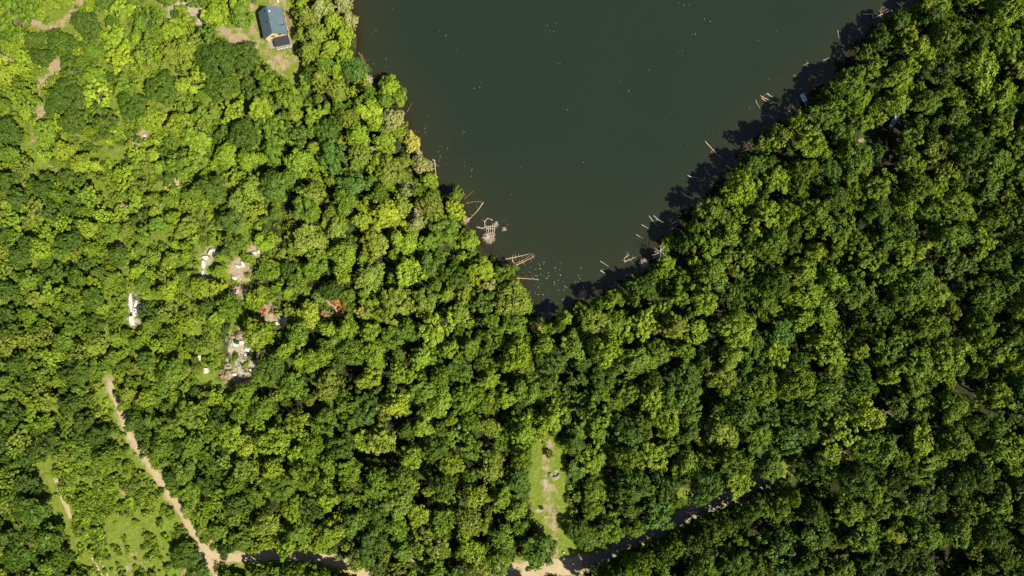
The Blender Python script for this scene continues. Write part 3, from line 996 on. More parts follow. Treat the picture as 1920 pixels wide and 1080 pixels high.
for t in trees:
    t['px'], t['py'] = to_px(t['x'], t['y'], t['z'] + 0.75 * t['h'])
    t['proto'] = rt.choice(FAM[t['fam']])
    b = TINT[t['tint']]
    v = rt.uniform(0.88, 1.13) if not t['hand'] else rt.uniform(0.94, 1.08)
    v *= 1.06 if t['px'] < 1000 and t['py'] < 560 else 1.0  # brighter light of the upper left put into the leaf colour
    v *= 1 - 0.20 * min(max((t['px'] - 1050) / 600, 0), 1) - 0.06 * min(max((t['py'] - 700) / 300, 0), 1)  # leaf colour shaded darker towards the right and bottom, painted fall-off of light
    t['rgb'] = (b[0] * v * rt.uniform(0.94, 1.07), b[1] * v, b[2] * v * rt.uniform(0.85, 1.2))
    t['rot'] = rt.uniform(0, 6.283)
    t['vis'] = -5 < t['px'] < 1925 and -5 < t['py'] < 1085

# landmarks that tell one stretch of wood from another
MARKS = [
    ('beside the cabin', [(470, 20), (480, 110), (560, 130)]),
    ('on the lake bank below the cabin', [(600, 20), (640, 100), (660, 150)]),
    ('on the lake bank beside the half-sunk log frame', [(740, 200), (780, 290), (800, 340)]),
    ('on the lake bank behind the pale root tangle', [(850, 400), (880, 450)]),
    ('on the bank behind the forked floating logs', [(930, 500), (960, 560)]),
    ('at the narrow head of the lake', [(1010, 630), (1080, 620)]),
    ('around the white boulder outcrops', [(390, 500), (250, 580), (460, 660), (530, 600)]),
    ('around the thin bare-earth path above the cabin', [(80, 160), (75, 260), (110, 60)]),
    ('on the scrubby slope behind the cabin yard', [(280, 230), (300, 100), (230, 300)]),
    ('along the pale dirt track', [(215, 740), (300, 890), (370, 1000)]),
    ('along the far side of the scrubby field', [(60, 900), (100, 1000)]),
    ('beside the bend of the pale gravel road', [(480, 1020), (600, 1020), (680, 1050)]),
    ('beside the grassy clearing', [(1000, 870), (1070, 900), (1000, 1000), (1100, 1000)]),
    ('along the shaded forest road', [(1200, 980), (1330, 930), (1450, 880), (1580, 840)]),
    ('behind the bleached snag on the shady bank', [(1260, 480), (1330, 430)]),
    ('on the shady bank above the single slanting log', [(1400, 310), (1450, 270)]),
    ('around the beached rowing boat', [(1640, 240), (1690, 280), (1560, 220)]),
    ('on the shady bank behind the small floating dock', [(1600, 130), (1700, 80)]),
    ('uphill of the rowing boat', [(1800, 150), (1840, 350)]),
    ('between the forest road and the bleached snag', [(1350, 650), (1480, 620), (1250, 800)]),
    ('far from the shore and roads', [(1750, 600), (1850, 750)]),
    ('on the lower side of the forest road', [(1450, 1020), (1650, 980), (1850, 980)]),
    ('between the boulders and the grassy clearing', [(700, 640), (650, 780), (850, 760)]),
    ('between the gravel road and the clearing', [(720, 920), (880, 960)]),
    ('between the boulders and the sandy track', [(120, 600), (150, 480), (340, 760)]),
    ('between the boulders and the lake', [(600, 400), (700, 450), (560, 280)]),
]
def mark(px, py):
    best = min((min(math.hypot(px - a, py - b) for a, b in pts), ph) for ph, pts in MARKS)
    return best[1]

FAMWORD = {'clumpy': 'billowy broadleaf tree', 'dome': 'rounded broadleaf tree', 'airy': 'open-crowned broadleaf tree', 'pine': 'feathery pine'}
broad = sorted([t for t in trees if t['vis'] and t['fam'] != 'pine'], key=lambda t: -t['r'] * (1.25 if t['hand'] else 1) / (CAM_H - t['z'] - t['h']))
pines = sorted([t for t in trees if t['vis'] and t['fam'] == 'pine'], key=lambda t: -t['r'] / (CAM_H - t['z'] - t['h']))
single = broad[:298] + pines[:90]
ids = set(id(t) for t in single)
mass = [t for t in trees if id(t) not in ids]

for t in single:
    fam, cm, tm, R, H = PROTO[t['proto']]
    pine = fam == 'pine'
    size = 'large' if t['r'] > 3.9 else ('medium' if t['r'] > 2.9 else 'small')
    where = mark(t['px'], t['py'])
    root = bpy.data.objects.new('pine_tree' if pine else 'broadleaf_tree', None)
    COL.objects.link(root)
    root.location = (t['x'], t['y'], t['z'])
    root.rotation_euler = (0, 0, t['rot'])
    kx = t['r'] / (R * 0.97)
    an = rt.uniform(0.86, 1.16)
    root.scale = (kx * an, kx / an, t['h'] / H)
    lum = sum(t['rgb']) / sum(TINT[t['tint']])
    tone = 'pale ' if lum > 1.1 else ('dull ' if lum < 0.92 else '')
    size = 'very large' if t['r'] > 4.6 else size
    lab = f"{size} {tone}{t['tint'].replace(' green', '-green')} {FAMWORD[fam]} {where}"
    tag(root, lab, 'tree', lab.replace(' tree ', ' trees ').replace(' pine ', ' pines '))
    c = bpy.data.objects.new('crown', cm)
    COL.objects.link(c)
    c.parent = root
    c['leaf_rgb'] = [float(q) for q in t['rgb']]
    k = bpy.data.objects.new('trunk', tm)
    COL.objects.link(k)
    k.parent = root

# ------------------------------------------------------------------ masses: the rest of the wood, the undergrowth
def scatter(name, pts, label, cat):
    """one object whose points carry copies of the crown and trunk meshes (pts: x y z rot sx sz proto rgb)"""
    me = bpy.data.meshes.new(name)
    n = len(pts)
    me.vertices.add(n)
    me.vertices.foreach_set('co', np.array([p[0:3] for p in pts], np.float32).ravel())
    a = me.attributes.new('kind_index', 'INT', 'POINT')
    a.data.foreach_set('value', np.array([p[6] for p in pts], np.int32))
    a = me.attributes.new('turn', 'FLOAT_VECTOR', 'POINT')
    a.data.foreach_set('vector', np.array([(0, 0, p[3]) for p in pts], np.float32).ravel())
    a = me.attributes.new('size', 'FLOAT_VECTOR', 'POINT')
    a.data.foreach_set('vector', np.array([(p[4] * (0.86 + 0.3 * ((i * 0.618) % 1)), p[4] * (1.16 - 0.3 * ((i * 0.618) % 1)), p[5]) for i, p in enumerate(pts)], np.float32).ravel())
    a = me.attributes.new('leaf_rgb', 'FLOAT_VECTOR', 'POINT')
    a.data.foreach_set('vector', np.array([p[7] for p in pts], np.float32).ravel())
    o = bpy.data.objects.new(name, me)
    COL.objects.link(o)
    ng = bpy.data.node_groups.new(name, 'GeometryNodeTree')
    ng.interface.new_socket('Geometry', in_out='INPUT', socket_type='NodeSocketGeometry')
    ng.interface.new_socket('Geometry', in_out='OUTPUT', socket_type='NodeSocketGeometry')
    N, Lk = ng.nodes, ng.links
    gi, go = N.new('NodeGroupInput'), N.new('NodeGroupOutput')
    def named(nm, typ):
        q = N.new('GeometryNodeInputNamedAttribute')
        q.data_type = typ
        q.inputs['Name'].default_value = nm
        return q.outputs['Attribute']
    ki, tu, sz = named('kind_index', 'INT'), named('turn', 'FLOAT_VECTOR'), named('size', 'FLOAT_VECTOR')
    join = N.new('GeometryNodeJoinGeometry')
    for pi in sorted(set(p[6] for p in pts)):
        cmp = N.new('FunctionNodeCompare')
        cmp.data_type = 'INT'
        cmp.operation = 'EQUAL'
        Lk.new(ki, cmp.inputs[2])
        cmp.inputs[3].default_value = pi
        ip = N.new('GeometryNodeInstanceOnPoints')
        Lk.new(gi.outputs[0], ip.inputs['Points'])
        Lk.new(cmp.outputs[0], ip.inputs['Selection'])
        Lk.new(tu, ip.inputs['Rotation'])
        Lk.new(sz, ip.inputs['Scale'])
        jj = N.new('GeometryNodeJoinGeometry')
        for src in SOURCE[pi]:
            oi = N.new('GeometryNodeObjectInfo')
            oi.transform_space = 'ORIGINAL'
            oi.inputs['Object'].default_value = src
            Lk.new(oi.outputs['Geometry'], jj.inputs[0])
        Lk.new(jj.outputs[0], ip.inputs['Instance'])
        Lk.new(ip.outputs[0], join.inputs[0])
    Lk.new(join.outputs[0], go.inputs[0])
    md = o.modifiers.new('scatter', 'NODES')
    md.node_group = ng
    tag(o, label, cat, kind='stuff')
    return o

SOURCE = {}
for i, (fam, cm, tm, R, H) in enumerate(PROTO):
    c = bpy.data.objects.new('source_crown', cm)       # unlinked carriers of the shared meshes
    SOURCE[i] = [c]
    if tm is not None:
        SOURCE[i].append(bpy.data.objects.new('source_trunk', tm))

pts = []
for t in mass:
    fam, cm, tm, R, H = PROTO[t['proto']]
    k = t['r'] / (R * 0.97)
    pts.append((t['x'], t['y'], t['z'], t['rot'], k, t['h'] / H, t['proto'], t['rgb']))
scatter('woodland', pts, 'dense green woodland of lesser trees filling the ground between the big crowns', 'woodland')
print('trees', len(trees), 'single', len(single), 'visible', sum(t['vis'] for t in trees))

# shrubs and undergrowth
rs = random.Random(77)
SHR_T = ['mid green', 'bright green', 'bright green', 'yellow green', 'olive green', 'deep green']
under, shrubs = [], []
n_under = 0
for _ in range(25500):
    x = rs.uniform(-186, 186)
    y = rs.uniform(-112, 112)
    if _ > 22000:
        x, y = rs.uniform(-165, -100), rs.uniform(-104, -48)
        if scal(F_POLY['field'], x, y) > 0:
            continue
    d = scal(SD, x, y)
    if d < 0.5:
        continue
    z = float(scal(SZ, x, y))
    px, py = to_px(x, y, z + 1)
    left = px < 900 and (px < 560 or py < 560)
    fieldw = scal(F_POLY['field'], x, y) < 0
    dens = 0.95 if fieldw else (0.92 if px < 600 and py < 760 else 0.62)
    if d < 2.5:
        dens = 0.9
    if rs.random() > dens:
        continue
    r = rs.choice((rs.uniform(0.35, 1.0), rs.uniform(0.8, 2.1))) if fieldw else rs.uniform(0.6, 1.9) * (1.0 if left else 0.95)
    bad = scal(F_ROAD, x, y) < 0.55 * r or scal(F_TRACK, x, y) < 0.2 * r - 0.1 or scal(F_PATH, x, y) < 0.15 * r - 0.4
    if not bad and scal(F_NOFIELD, x, y) < 0.3 * r:
        bad = True
        for k in ('outcrop', 'strip'):
            s_ = scal(F_POLY[k], x, y)
            if s_ < 0 and s_ > -4.5 and rs.random() < (0.28 if k == 'outcrop' else 0.10):
                bad = False
    if not bad:
        for (cx, cy, cr) in HOLES[:len(PATCH)]:
            if math.hypot(x - cx, y - cy) < cr * 0.9 and rs.random() < 0.85:
                bad = True
                break
    if bad:
        continue
    if fieldw and rs.random() < (0.90 if py > 965 and px > 195 else 0.35):
        continue
    tint = rs.choice(['mid green', 'mid green', 'bright green', 'olive green', 'bright green'] if fieldw else SHR_T if (left or scal(F_STRIP, x, y) < 3) else ['mid green', 'deep green', 'deep green', 'dark green', 'olive green'])
    b = TINT[tint]
    v = rs.uniform(0.8, 1.2)
    rgb = (b[0] * v, b[1] * v, b[2] * v)
    pi = rs.choice(FAM['shrub'])
    under.append((x, y, z, rs.uniform(0, 6.28), r / 1.5, r / 1.5 * rs.uniform(0.7, 1.5), pi, rgb))
    n_under += 1
def cov(p):
    for t in near(p[0], p[1]):
        if math.hypot(t['x'] - p[0], t['y'] - p[1]) < t['r'] * 1.05:
            return True
    return False
openu = [p for p in under if not cov(p)]
openu.sort(key=lambda p: -p[4])
chosen = []
for p in openu:
    px, py = to_px(p[0], p[1], p[2] + 1)
    if 0 < px < 1920 and 0 < py < 1080 and len(chosen) < 120:
        chosen.append((p, px, py))
chs = set(id(c[0]) for c in chosen)
rest = [p for p in under if id(p) not in chs]
scatter('undergrowth', rest, 'low leafy undergrowth and brambles between the trunks and over the field', 'undergrowth')

def tint_name(rgb):
    return min(TINT, key=lambda k: sum((a - b) ** 2 for a, b in zip(TINT[k], rgb)))
for p, px, py in chosen:
    lab = f"low {tint_name(p[7]).replace(' green', '-green')} leafy shrub {mark(px, py)}"
    o = bpy.data.objects.new('shrub', PROTO[p[6]][1])
    COL.objects.link(o)
    o.location = p[:3]
    o.rotation_euler = (0, 0, p[3])
    o.scale = (p[4], p[4], p[5])
    o['leaf_rgb'] = [float(q) for q in p[7]]
    tag(o, lab, 'shrub', lab.replace('shrub', 'shrubs'))
print('under', len(under), 'open', len(openu))

# ------------------------------------------------------------------ the cabin
def build_house():
    ze = 3.9                                    # eave height above its ground
    g0 = G(518, 50)
    zg = float(zat(g0[0], g0[1])) + 0.05
    c = P(512.2, 43.8, zg + ze)                 # middle of the eaves, as seen
    h = empty('cabin', (c[0], c[1], zg), math.radians(12.0), 'cabin with slate-blue metal gable roof and ochre front wall in the grassy yard', 'house')
    W, Lg, rise = 4.0, 4.55, 3.6
    w, l = 3.55, 4.2
    b = MB()                                    # walls, pentagon section
    wz = ze + rise * (1 - w / W) - 0.12
    top = ze + rise - 0.12
    prof = [(-w, -0.6), (w, -0.6), (w, wz), (0, top), (-w, wz)]
    b.poly([(x, -l, z) for x, z in prof] + [(x, l, z) for x, z in prof],
           [(0, 1, 2, 3, 4), (9, 8, 7, 6, 5), (0, 5, 6, 1), (1, 6, 7, 2), (4, 3, 8, 9), (3, 2, 7, 8), (0, 4, 9, 5)])
    b.build('wall', M['wall'], h)
    sk = MB()
    sk.box(-w - 0.04, w + 0.04, -l - 0.04, l + 0.04, -0.6, 0.25)
    sk.build('plinth', M['stone'], h)
    for s in (-1, 1):                           # roof slopes laid as metal sheets with raised seams
        b = MB()
        q = [(0, -Lg, ze + rise), (0, Lg, ze + rise), (s * W, Lg, ze), (s * W, -Lg, ze)]
        if s > 0:
            q = [q[0], q[3], q[2], q[1]]
        b.slab(q, 0.10)
        sl_ = b.build('roof_slope', M['roof'], h)
        nrm = Vector((s * rise, 0, W)).normalized()
        for k in range(13):
            y = -Lg + 0.35 + k * (2 * Lg - 0.7) / 12
            m = MB()
            a0, a1 = Vector((s * 0.1, y, ze + rise - 0.09)) + nrm * 0.13, Vector((s * (W - 0.02), y, ze + 0.018)) + nrm * 0.13
            m.tube([a0, a1], [0.028, 0.028], 4)
            m.build('seam', M['roof'], sl_)
    b = MB()
    b.tube([(0, -Lg - 0.02, ze + rise + 0.10), (0, Lg + 0.02, ze + rise + 0.10)], [0.11, 0.11], 8)
    b.build('ridge_cap', M['roof'], h)
    for s in (-1, 1):
        b = MB()
        b.tube([(s * (W + 0.06), -Lg, ze - 0.02), (s * (W + 0.06), Lg, ze - 0.02)], [0.08, 0.08], 6)
        b.build('gutter', M['porchroof'], h)
    for s in (-1, 1):                            # dark barge boards on the gables
        for e in (-1, 1):
            b = MB()
            b.slab([(0, e * (Lg + 0.02), ze + rise - 0.16), (s * W, e * (Lg + 0.02), ze - 0.16), (s * W, e * (Lg + 0.02), ze + 0.09), (0, e * (Lg + 0.02), ze + rise + 0.09)], 0.05)
            b.build('barge_board', M['porchroof'], h)
    # shed dormer on the lake side
    d = MB()
    y0, y1 = -1.7, 0.75
    xa, xb = 1.55, 3.75
    za = ze + rise * (1 - xa / W) + 0.14
    zb = za - 0.95
    d.slab([(xa, y0, za), (xb, y0, zb), (xb, y1, zb), (xa, y1, za)], 0.09)
    dr = d.build('dormer_roof', M['roof'], h)
    for yy in (y0 + 0.08, y1 - 0.14):
        k = MB()
        xs = xb - 0.15
        k.poly([(xa + .1, yy, za - 0.12), (xs, yy, zb - 0.02), (xs, yy, ze + rise * (1 - xs / W)), (xa + .1, yy + 0.06, za - 0.12), (xs, yy + 0.06, zb - 0.02), (xs, yy + 0.06, ze + rise * (1 - xs / W))],
               [(0, 1, 2), (5, 4, 3), (0, 3, 4, 1), (1, 4, 5, 2), (2, 5, 3, 0)])
        k.build('dormer_cheek', M['porchroof'], h)
    k = MB()
    k.box(xb - 0.22, xb - 0.16, y0 + 0.15, y1 - 0.15, ze + 0.3, zb - 0.01)
    k.build('dormer_window', M['glass'], h)
    # vents
    for (x, y, rad, hh, mt) in [(-0.55, 2.55, 0.16, 0.7, 'pipe'), (-0.62, -0.95, 0.16, 0.75, 'pipe')]:
        b = MB()
        zz = ze + rise * (1 - abs(x) / W)
        b.tube([(x, y, zz - 0.1), (x, y, zz + hh), (x, y, zz + hh + 0.02), (x, y, zz + hh + 0.15)], [rad, rad, rad * 1.7, rad * 0.5], 10)
        b.build('vent_pipe', M['pipe'], h)
    b = MB()
    zz = ze + rise * (1 - 0.55 / W)
    b.tube([(0.55, 2.6, zz - 0.1), (0.55, 2.6, zz + 0.55), (0.55, 2.6, zz + 0.56), (0.55, 2.6, zz + 0.72)], [0.15, 0.15, 0.28, 0.10], 10)
    b.build('chimney_cowl', M['trim'], h)
    # front gable windows
    for (x, z, ww, hh) in [(-0.9, 4.0, 1.15, 0.9), (1.4, 4.3, 0.95, 0.85)]:
        b = MB()
        b.box(x - ww / 2, x + ww / 2, -l - 0.05, -l + 0.02, z - hh / 2, z + hh / 2)
        f = b.build('window', M['timber'], h)
        for sx in (-1, 1):
            q = MB()
            q.box(x + sx * ww / 4 - ww / 4 + 0.05, x + sx * ww / 4 + ww / 4 - 0.05, -l - 0.07, -l - 0.045, z - hh / 2 + 0.06, z + hh / 2 - 0.06)
            q.build('pane', M['glass'], f)
    # side windows towards the lake
    for y in (-2.6, 0.0, 2.6):
        b = MB()
        b.box(w - 0.02, w + 0.05, y - 0.55, y + 0.55, 0.95, 2.15)
        f = b.build('window', M['trim'], h)
        q = MB()
        q.box(w + 0.045, w + 0.07, y - 0.47, y + 0.47, 1.03, 2.07)
        q.build('pane', M['glass'], f)
    # porch
    px0, px1 = -1.35, 3.75
    b = MB()
    b.slab([(px0, -l - 2.9, 2.05), (px1, -l - 2.9, 2.05), (px1, -l - 0.02, 2.75), (px0, -l - 0.02, 2.75)], 0.09)
    b.build('porch_roof', M['porchroof'], h)
    b = MB()
    b.box(px0 - 0.1, px1 + 0.1, -l - 3.5, -l - 0.05, -0.55, 0.30)
    dk = b.build('porch_deck', M['timber'], h)
    for k in range(12):
        q = MB()
        y = -l - 3.5 + k * 0.285
        q.box(px0 - 0.12, px1 + 0.12, y, y + 0.25, 0.302, 0.34)
        q.build('plank', M['deck'], dk)
    for x in (px0 + 0.15, px0 + 1.7, px0 + 3.4, px1 - 0.15):
        q = MB()
        q.box(x - 0.07, x + 0.07, -l - 2.8, -l - 2.66, 0.3, 2.06)
        q.build('porch_post', M['trim'], h)
    q = MB()
    q.box(px0 - 0.1, px1 + 0.1, -l - 3.5, -l - 3.40, 1.22, 1.30)
    rl = q.build('railing', M['trim'], h)
    for k in range(11):
        x = px0 + k * (px1 - px0) / 10
        q = MB()
        q.box(x - 0.10, x + 0.10, -l - 3.48, -l - 3.42, 0.34, 1.22)
        q.build('baluster', M['trim'] if k % 2 else M['timber'], rl)
    q = MB()
    q.box(-2.75, -1.75, -l - 0.06, -l + 0.02, 0.2, 2.25)
    dd = q.build('door', M['trim'], h)
    q = MB()
    q.box(-2.62, -1.88, -l - 0.09, -l - 0.055, 1.1, 2.1)
    q.build('pane', M['glass'], dd)
    q = MB()
    q.box(-3.9, -1.5, -l - 2.3, -l - 0.08, -0.6, 0.10)
    q.build('patio_slab', M['deck'], h)
    q = MB()
    q.box(w + 0.1, w + 1.0, -1.0, 3.2, -0.6, 0.22)
    q.build('side_deck', M['timber'], h)
    q = MB()
    q.tube([(-w - .05, -l - 0.12, 0), (-w - .05, -l - 0.12, wz)], [0.06, 0.06], 6)
    q.build('downpipe', M['trim'], h)
build_house()

# ------------------------------------------------------------------ rocks
def rock_mesh(seed, sx, sy, sz):
    import bmesh
    r = np.random.default_rng(seed)
    bm = bmesh.new()
    bmesh.ops.create_icosphere(bm, subdivisions=3, radius=1.0)
    planes = [(d, r.uniform(0.55, 0.9)) for d in unit(r, 16)]
    for v in bm.verts:
        p = np.array(v.co)
        for d, k in planes:
            e = p @ d - k
            if e > 0:
                p = p - d * e
        n = 0.06 * math.sin(p[0] * 7 + seed) + 0.05 * math.sin(p[1] * 9 + 2 * seed) + 0.04 * math.sin(p[2] * 11)
        p = np.sign(p) * np.abs(p) ** 0.7 * (1 + n)
        v.co = Vector((p[0] * sx, p[1] * sy, p[2] * sz))
    me = bpy.data.meshes.new('boulder')
    bm.to_mesh(me)
    bm.free()
    me.materials.append(M['rock'])
    return me

ROCKS = [  # pixel, half size px (x, y), turn, label
    (246, 566, 3.2, 17, -3, 'long narrow white rock slab split lengthwise on the wooded slope'),
    (254, 580, 4.2, 15, 8, 'broad white rock slab lying against the long split slab'),
    (248, 602, 4.5, 9, -10, 'lower white rock block at the foot of the split slab'),
    (258, 578, 3.0, 6, 25, 'small white rock block wedged beside the split slab'),
    (399, 473, 7.5, 6.5, 10, 'angular white boulder capping the curved rock ledge'),
    (386, 483, 6, 4, 30, 'pale boulder at the bend of the curved rock ledge'),
    (382, 495, 3.2, 7, 0, 'upright white slab on the curved rock ledge'),
    (381, 514, 2.6, 8, 4, 'lowest white slab of the curved rock ledge'),
    (446, 499, 6, 3.5, 20, 'flat beige boulder above the dark rock hollow'),
    (456, 496, 4, 6, -10, 'pale grey boulder beside the dark rock hollow'),
    (440, 522, 4, 4, 0, 'rounded beige boulder below the dark rock hollow'),
    (476, 474, 5, 3.5, 10, 'small white boulder beside a brownish shrub'),
    (486, 472, 3, 3.5, 0, 'small cream boulder beside the white one in the scrub'),
    (529, 587, 6, 5, 0, 'bright white rounded boulder near the rust-red shrub'),
    (536, 602, 7.5, 6.5, 15, 'large cracked white boulder below the bright rounded one'),
    (522, 606, 5, 3.5, -20, 'cream boulder leaning on the cracked white one'),
    (502, 632, 7, 3.5, -25, 'grey-white slab between the outcrop and the cracked boulder'),
    (482, 622, 3, 3.5, 0, 'small pale stone above the bare outcrop'),
    (440, 645, 8, 4.5, 10, 'broken white rock on the edge of the bare outcrop'),
    (452, 642, 5.5, 3.5, -15, 'jagged white rock at the top of the bare outcrop'),
    (464, 654, 6, 5, 30, 'blocky white rock in the middle of the bare outcrop'),
    (474, 658, 6.5, 4, -10, 'white rock with flat top on the bare outcrop'),
    (488, 657, 8, 3.2, -8, 'white rock tongue at the end of the bare outcrop'),
    (462, 664, 4, 3.5, 0, 'small white rock below the blocky one on the outcrop'),
    (374, 672, 3.4, 6, 10, 'upright grey-white rock above the twin boulders'),
    (374, 695, 3.6, 6, 5, 'left one of the twin white boulders under the upright rock'),
    (386, 694, 6, 5.5, -15, 'larger one of the twin white boulders under the upright rock'),
    (440, 702, 5, 3, 0, 'flat cream stone in the dry clearing below the outcrop'),
    (452, 706, 4, 2.6, 30, 'cream stone beside the flat one below the outcrop'),
    (426, 724, 3, 2.4, 0, 'small white stone at the foot of the dry clearing'),
    (470, 694, 3, 2.4, 0, 'small pale stone in the grass below the outcrop'),
    (311, 239, 3.4, 4.2, 10, 'white boulder in the yellow-green scrub'),
    (302, 279, 4.4, 3.4, -10, 'white boulder beside the round bright green tree'),
    (345, 266, 4, 3, 0, 'grey-white boulder in the shadow between two round trees'),
    (272, 255, 3, 2.5, 0, 'small white stone in the bare patch of scrub'),
    (278, 287, 2, 4.6, 15, 'narrow white stone below the bare patch of scrub'),
    (246, 282, 2.4, 4.6, -12, 'narrow cream stone at the edge of the scrub gully'),
    (222, 354, 5, 3.2, -30, 'white rock shaded by a dark tree in the thin wood'),
    (229, 462, 3.6, 4.6, 0, 'cream boulder by the brown thicket'),
    (272, 428, 3.4, 5, 0, 'pale rock face beside a dark hollow'),
    (382, 36, 6.5, 3.4, -32, 'bluish white rock sheet beside the yard path'),
    (372, 28, 4.5, 3.2, -30, 'grey rock at the head of the yard path'),
    (350, 4, 9, 4, 0, 'broad grey-white rock sheet above the yard path'),
    (378, 2, 8, 4.5, -20, 'second grey-white rock sheet above the yard path'),
    (332, 0, 6, 3, 10, 'small grey-white rock beyond the broad sheet'),
    (521, 3, 2.6, 2.4, 0, 'small white object on the lawn behind the cabin'),  # unidentified white object, given a boulder's shape
    (428, 760, 2.6, 4, 30, 'small white rock above the steep wooded slope'),
    (335, 414, 2, 2, 0, 'tiny white stone in the bright scrub'),
    (1042, 894, 4, 3, 10, 'grey rock in the rubble heap of the grassy clearing'),
    (1032, 890, 4.4, 3.2, -20, 'flat grey rock in the rubble heap of the clearing'),
    (1048, 890, 3.0, 2.4, 0, 'small grey rock in the rubble heap of the clearing'),
    (1057, 1035, 2.4, 1.8, 0, 'cream stone where the clearing meets the gravel road'),
]
for i, (px, py, a, b_, rz, lab) in enumerate(ROCKS):
    p = G(px, py)
    k = TANH * CAM_H / 960
    sx, sy = a * k * 1.08, b_ * k * 1.08
    o = bpy.data.objects.new('boulder', rock_mesh(900 + i, sx, sy, 0.55 * min(sx, sy) + 0.25))
    COL.objects.link(o)
    if 'grey rock' in lab:
        o.data.materials.clear()
        o.data.materials.append(M['stone'])
    o.location = (p[0], p[1], float(zat(p[0], p[1])) + 0.18)
    o.rotation_euler = (0, 0, math.radians(-rz))
    tag(o, lab, 'boulder', 'pale boulders')

# fire ring in the clearing
fp = G(1040, 957)
fr = empty('fire_pit', (fp[0], fp[1], fp[2]), 0, 'ring of grey stones round old ash in the grassy clearing', 'fire pit')
for k in range(12):
    a = k * math.pi / 6
    o = bpy.data.objects.new('stone', rock_mesh(1500 + k, 0.2, 0.16, 0.16))
    o.data.materials.clear()
    o.data.materials.append(M['stone'])
    COL.objects.link(o)
    o.parent = fr
    o.location = (math.cos(a) * 0.62, math.sin(a) * 0.62, 0.05)
    o.rotation_euler = (0, 0, a)
b = MB()
b.poly([(math.cos(k * math.pi / 6) * 0.55, math.sin(k * math.pi / 6) * 0.55, 0.05) for k in range(12)] +
       [(math.cos(k * math.pi / 6) * 0.55, math.sin(k * math.pi / 6) * 0.55, -0.2) for k in range(12)],
       [tuple(range(12))] + [(k, k + 12, (k + 1) % 12 + 12, (k + 1) % 12) for k in range(12)])
b.build('ash_bed', M['stone'], fr)

# ------------------------------------------------------------------ logs in the water
KP = TANH * CAM_H / 960
def log(pts_px, rad, label, mtl='log', z0=0.12, z1=-0.05, twigs=0, seed=0, cat='log', rough=0.0, group='fallen logs in the lake'):
    r = random.Random(seed)
    n = len(pts_px)
    pp = []
    for i, (x, y) in enumerate(pts_px):
        z = z0 + (z1 - z0) * i / max(n - 1, 1)
        pp.append(Vector(P(x, y, z)))
    c = pp[0].copy()
    c.z = 0
    root = empty('fallen_log', c, 0, label, cat, group)
    fine = []
    for a, b_ in zip(pp, pp[1:]):
        for k in range(4):
            fine.append(a.lerp(b_, k / 4) + Vector((r.uniform(-.06, .06), r.uniform(-.06, .06), 0)) - c)
    fine.append(pp[-1] - c)
    m = MB()
    m.tube(fine, [rad * (1 - 0.55 * i / (len(fine) - 1)) for i in range(len(fine))], 7)
    m.build('stem', M[mtl], root, True)
    for k in range(twigs):
        i = r.randrange(1, len(fine) - 1)
        t = (fine[i + 1] - fine[i - 1]).normalized()
        s = r.choice((-1, 1))
        d = (Vector((-t.y, t.x, 0)) * s + t * r.uniform(0.1, 0.8) + Vector((0, 0, r.uniform(-.05, .25)))).normalized()
        q = MB()
        L = r.uniform(0.6, 1.7)
        q.tube([fine[i], fine[i] + d * L * 0.5, fine[i] + d * L + Vector((r.uniform(-.2, .2), r.uniform(-.2, .2), -0.05))], [rad * .34, rad * .24, rad * .1], 5)
        q.build('branch', M[mtl], root)
    return root

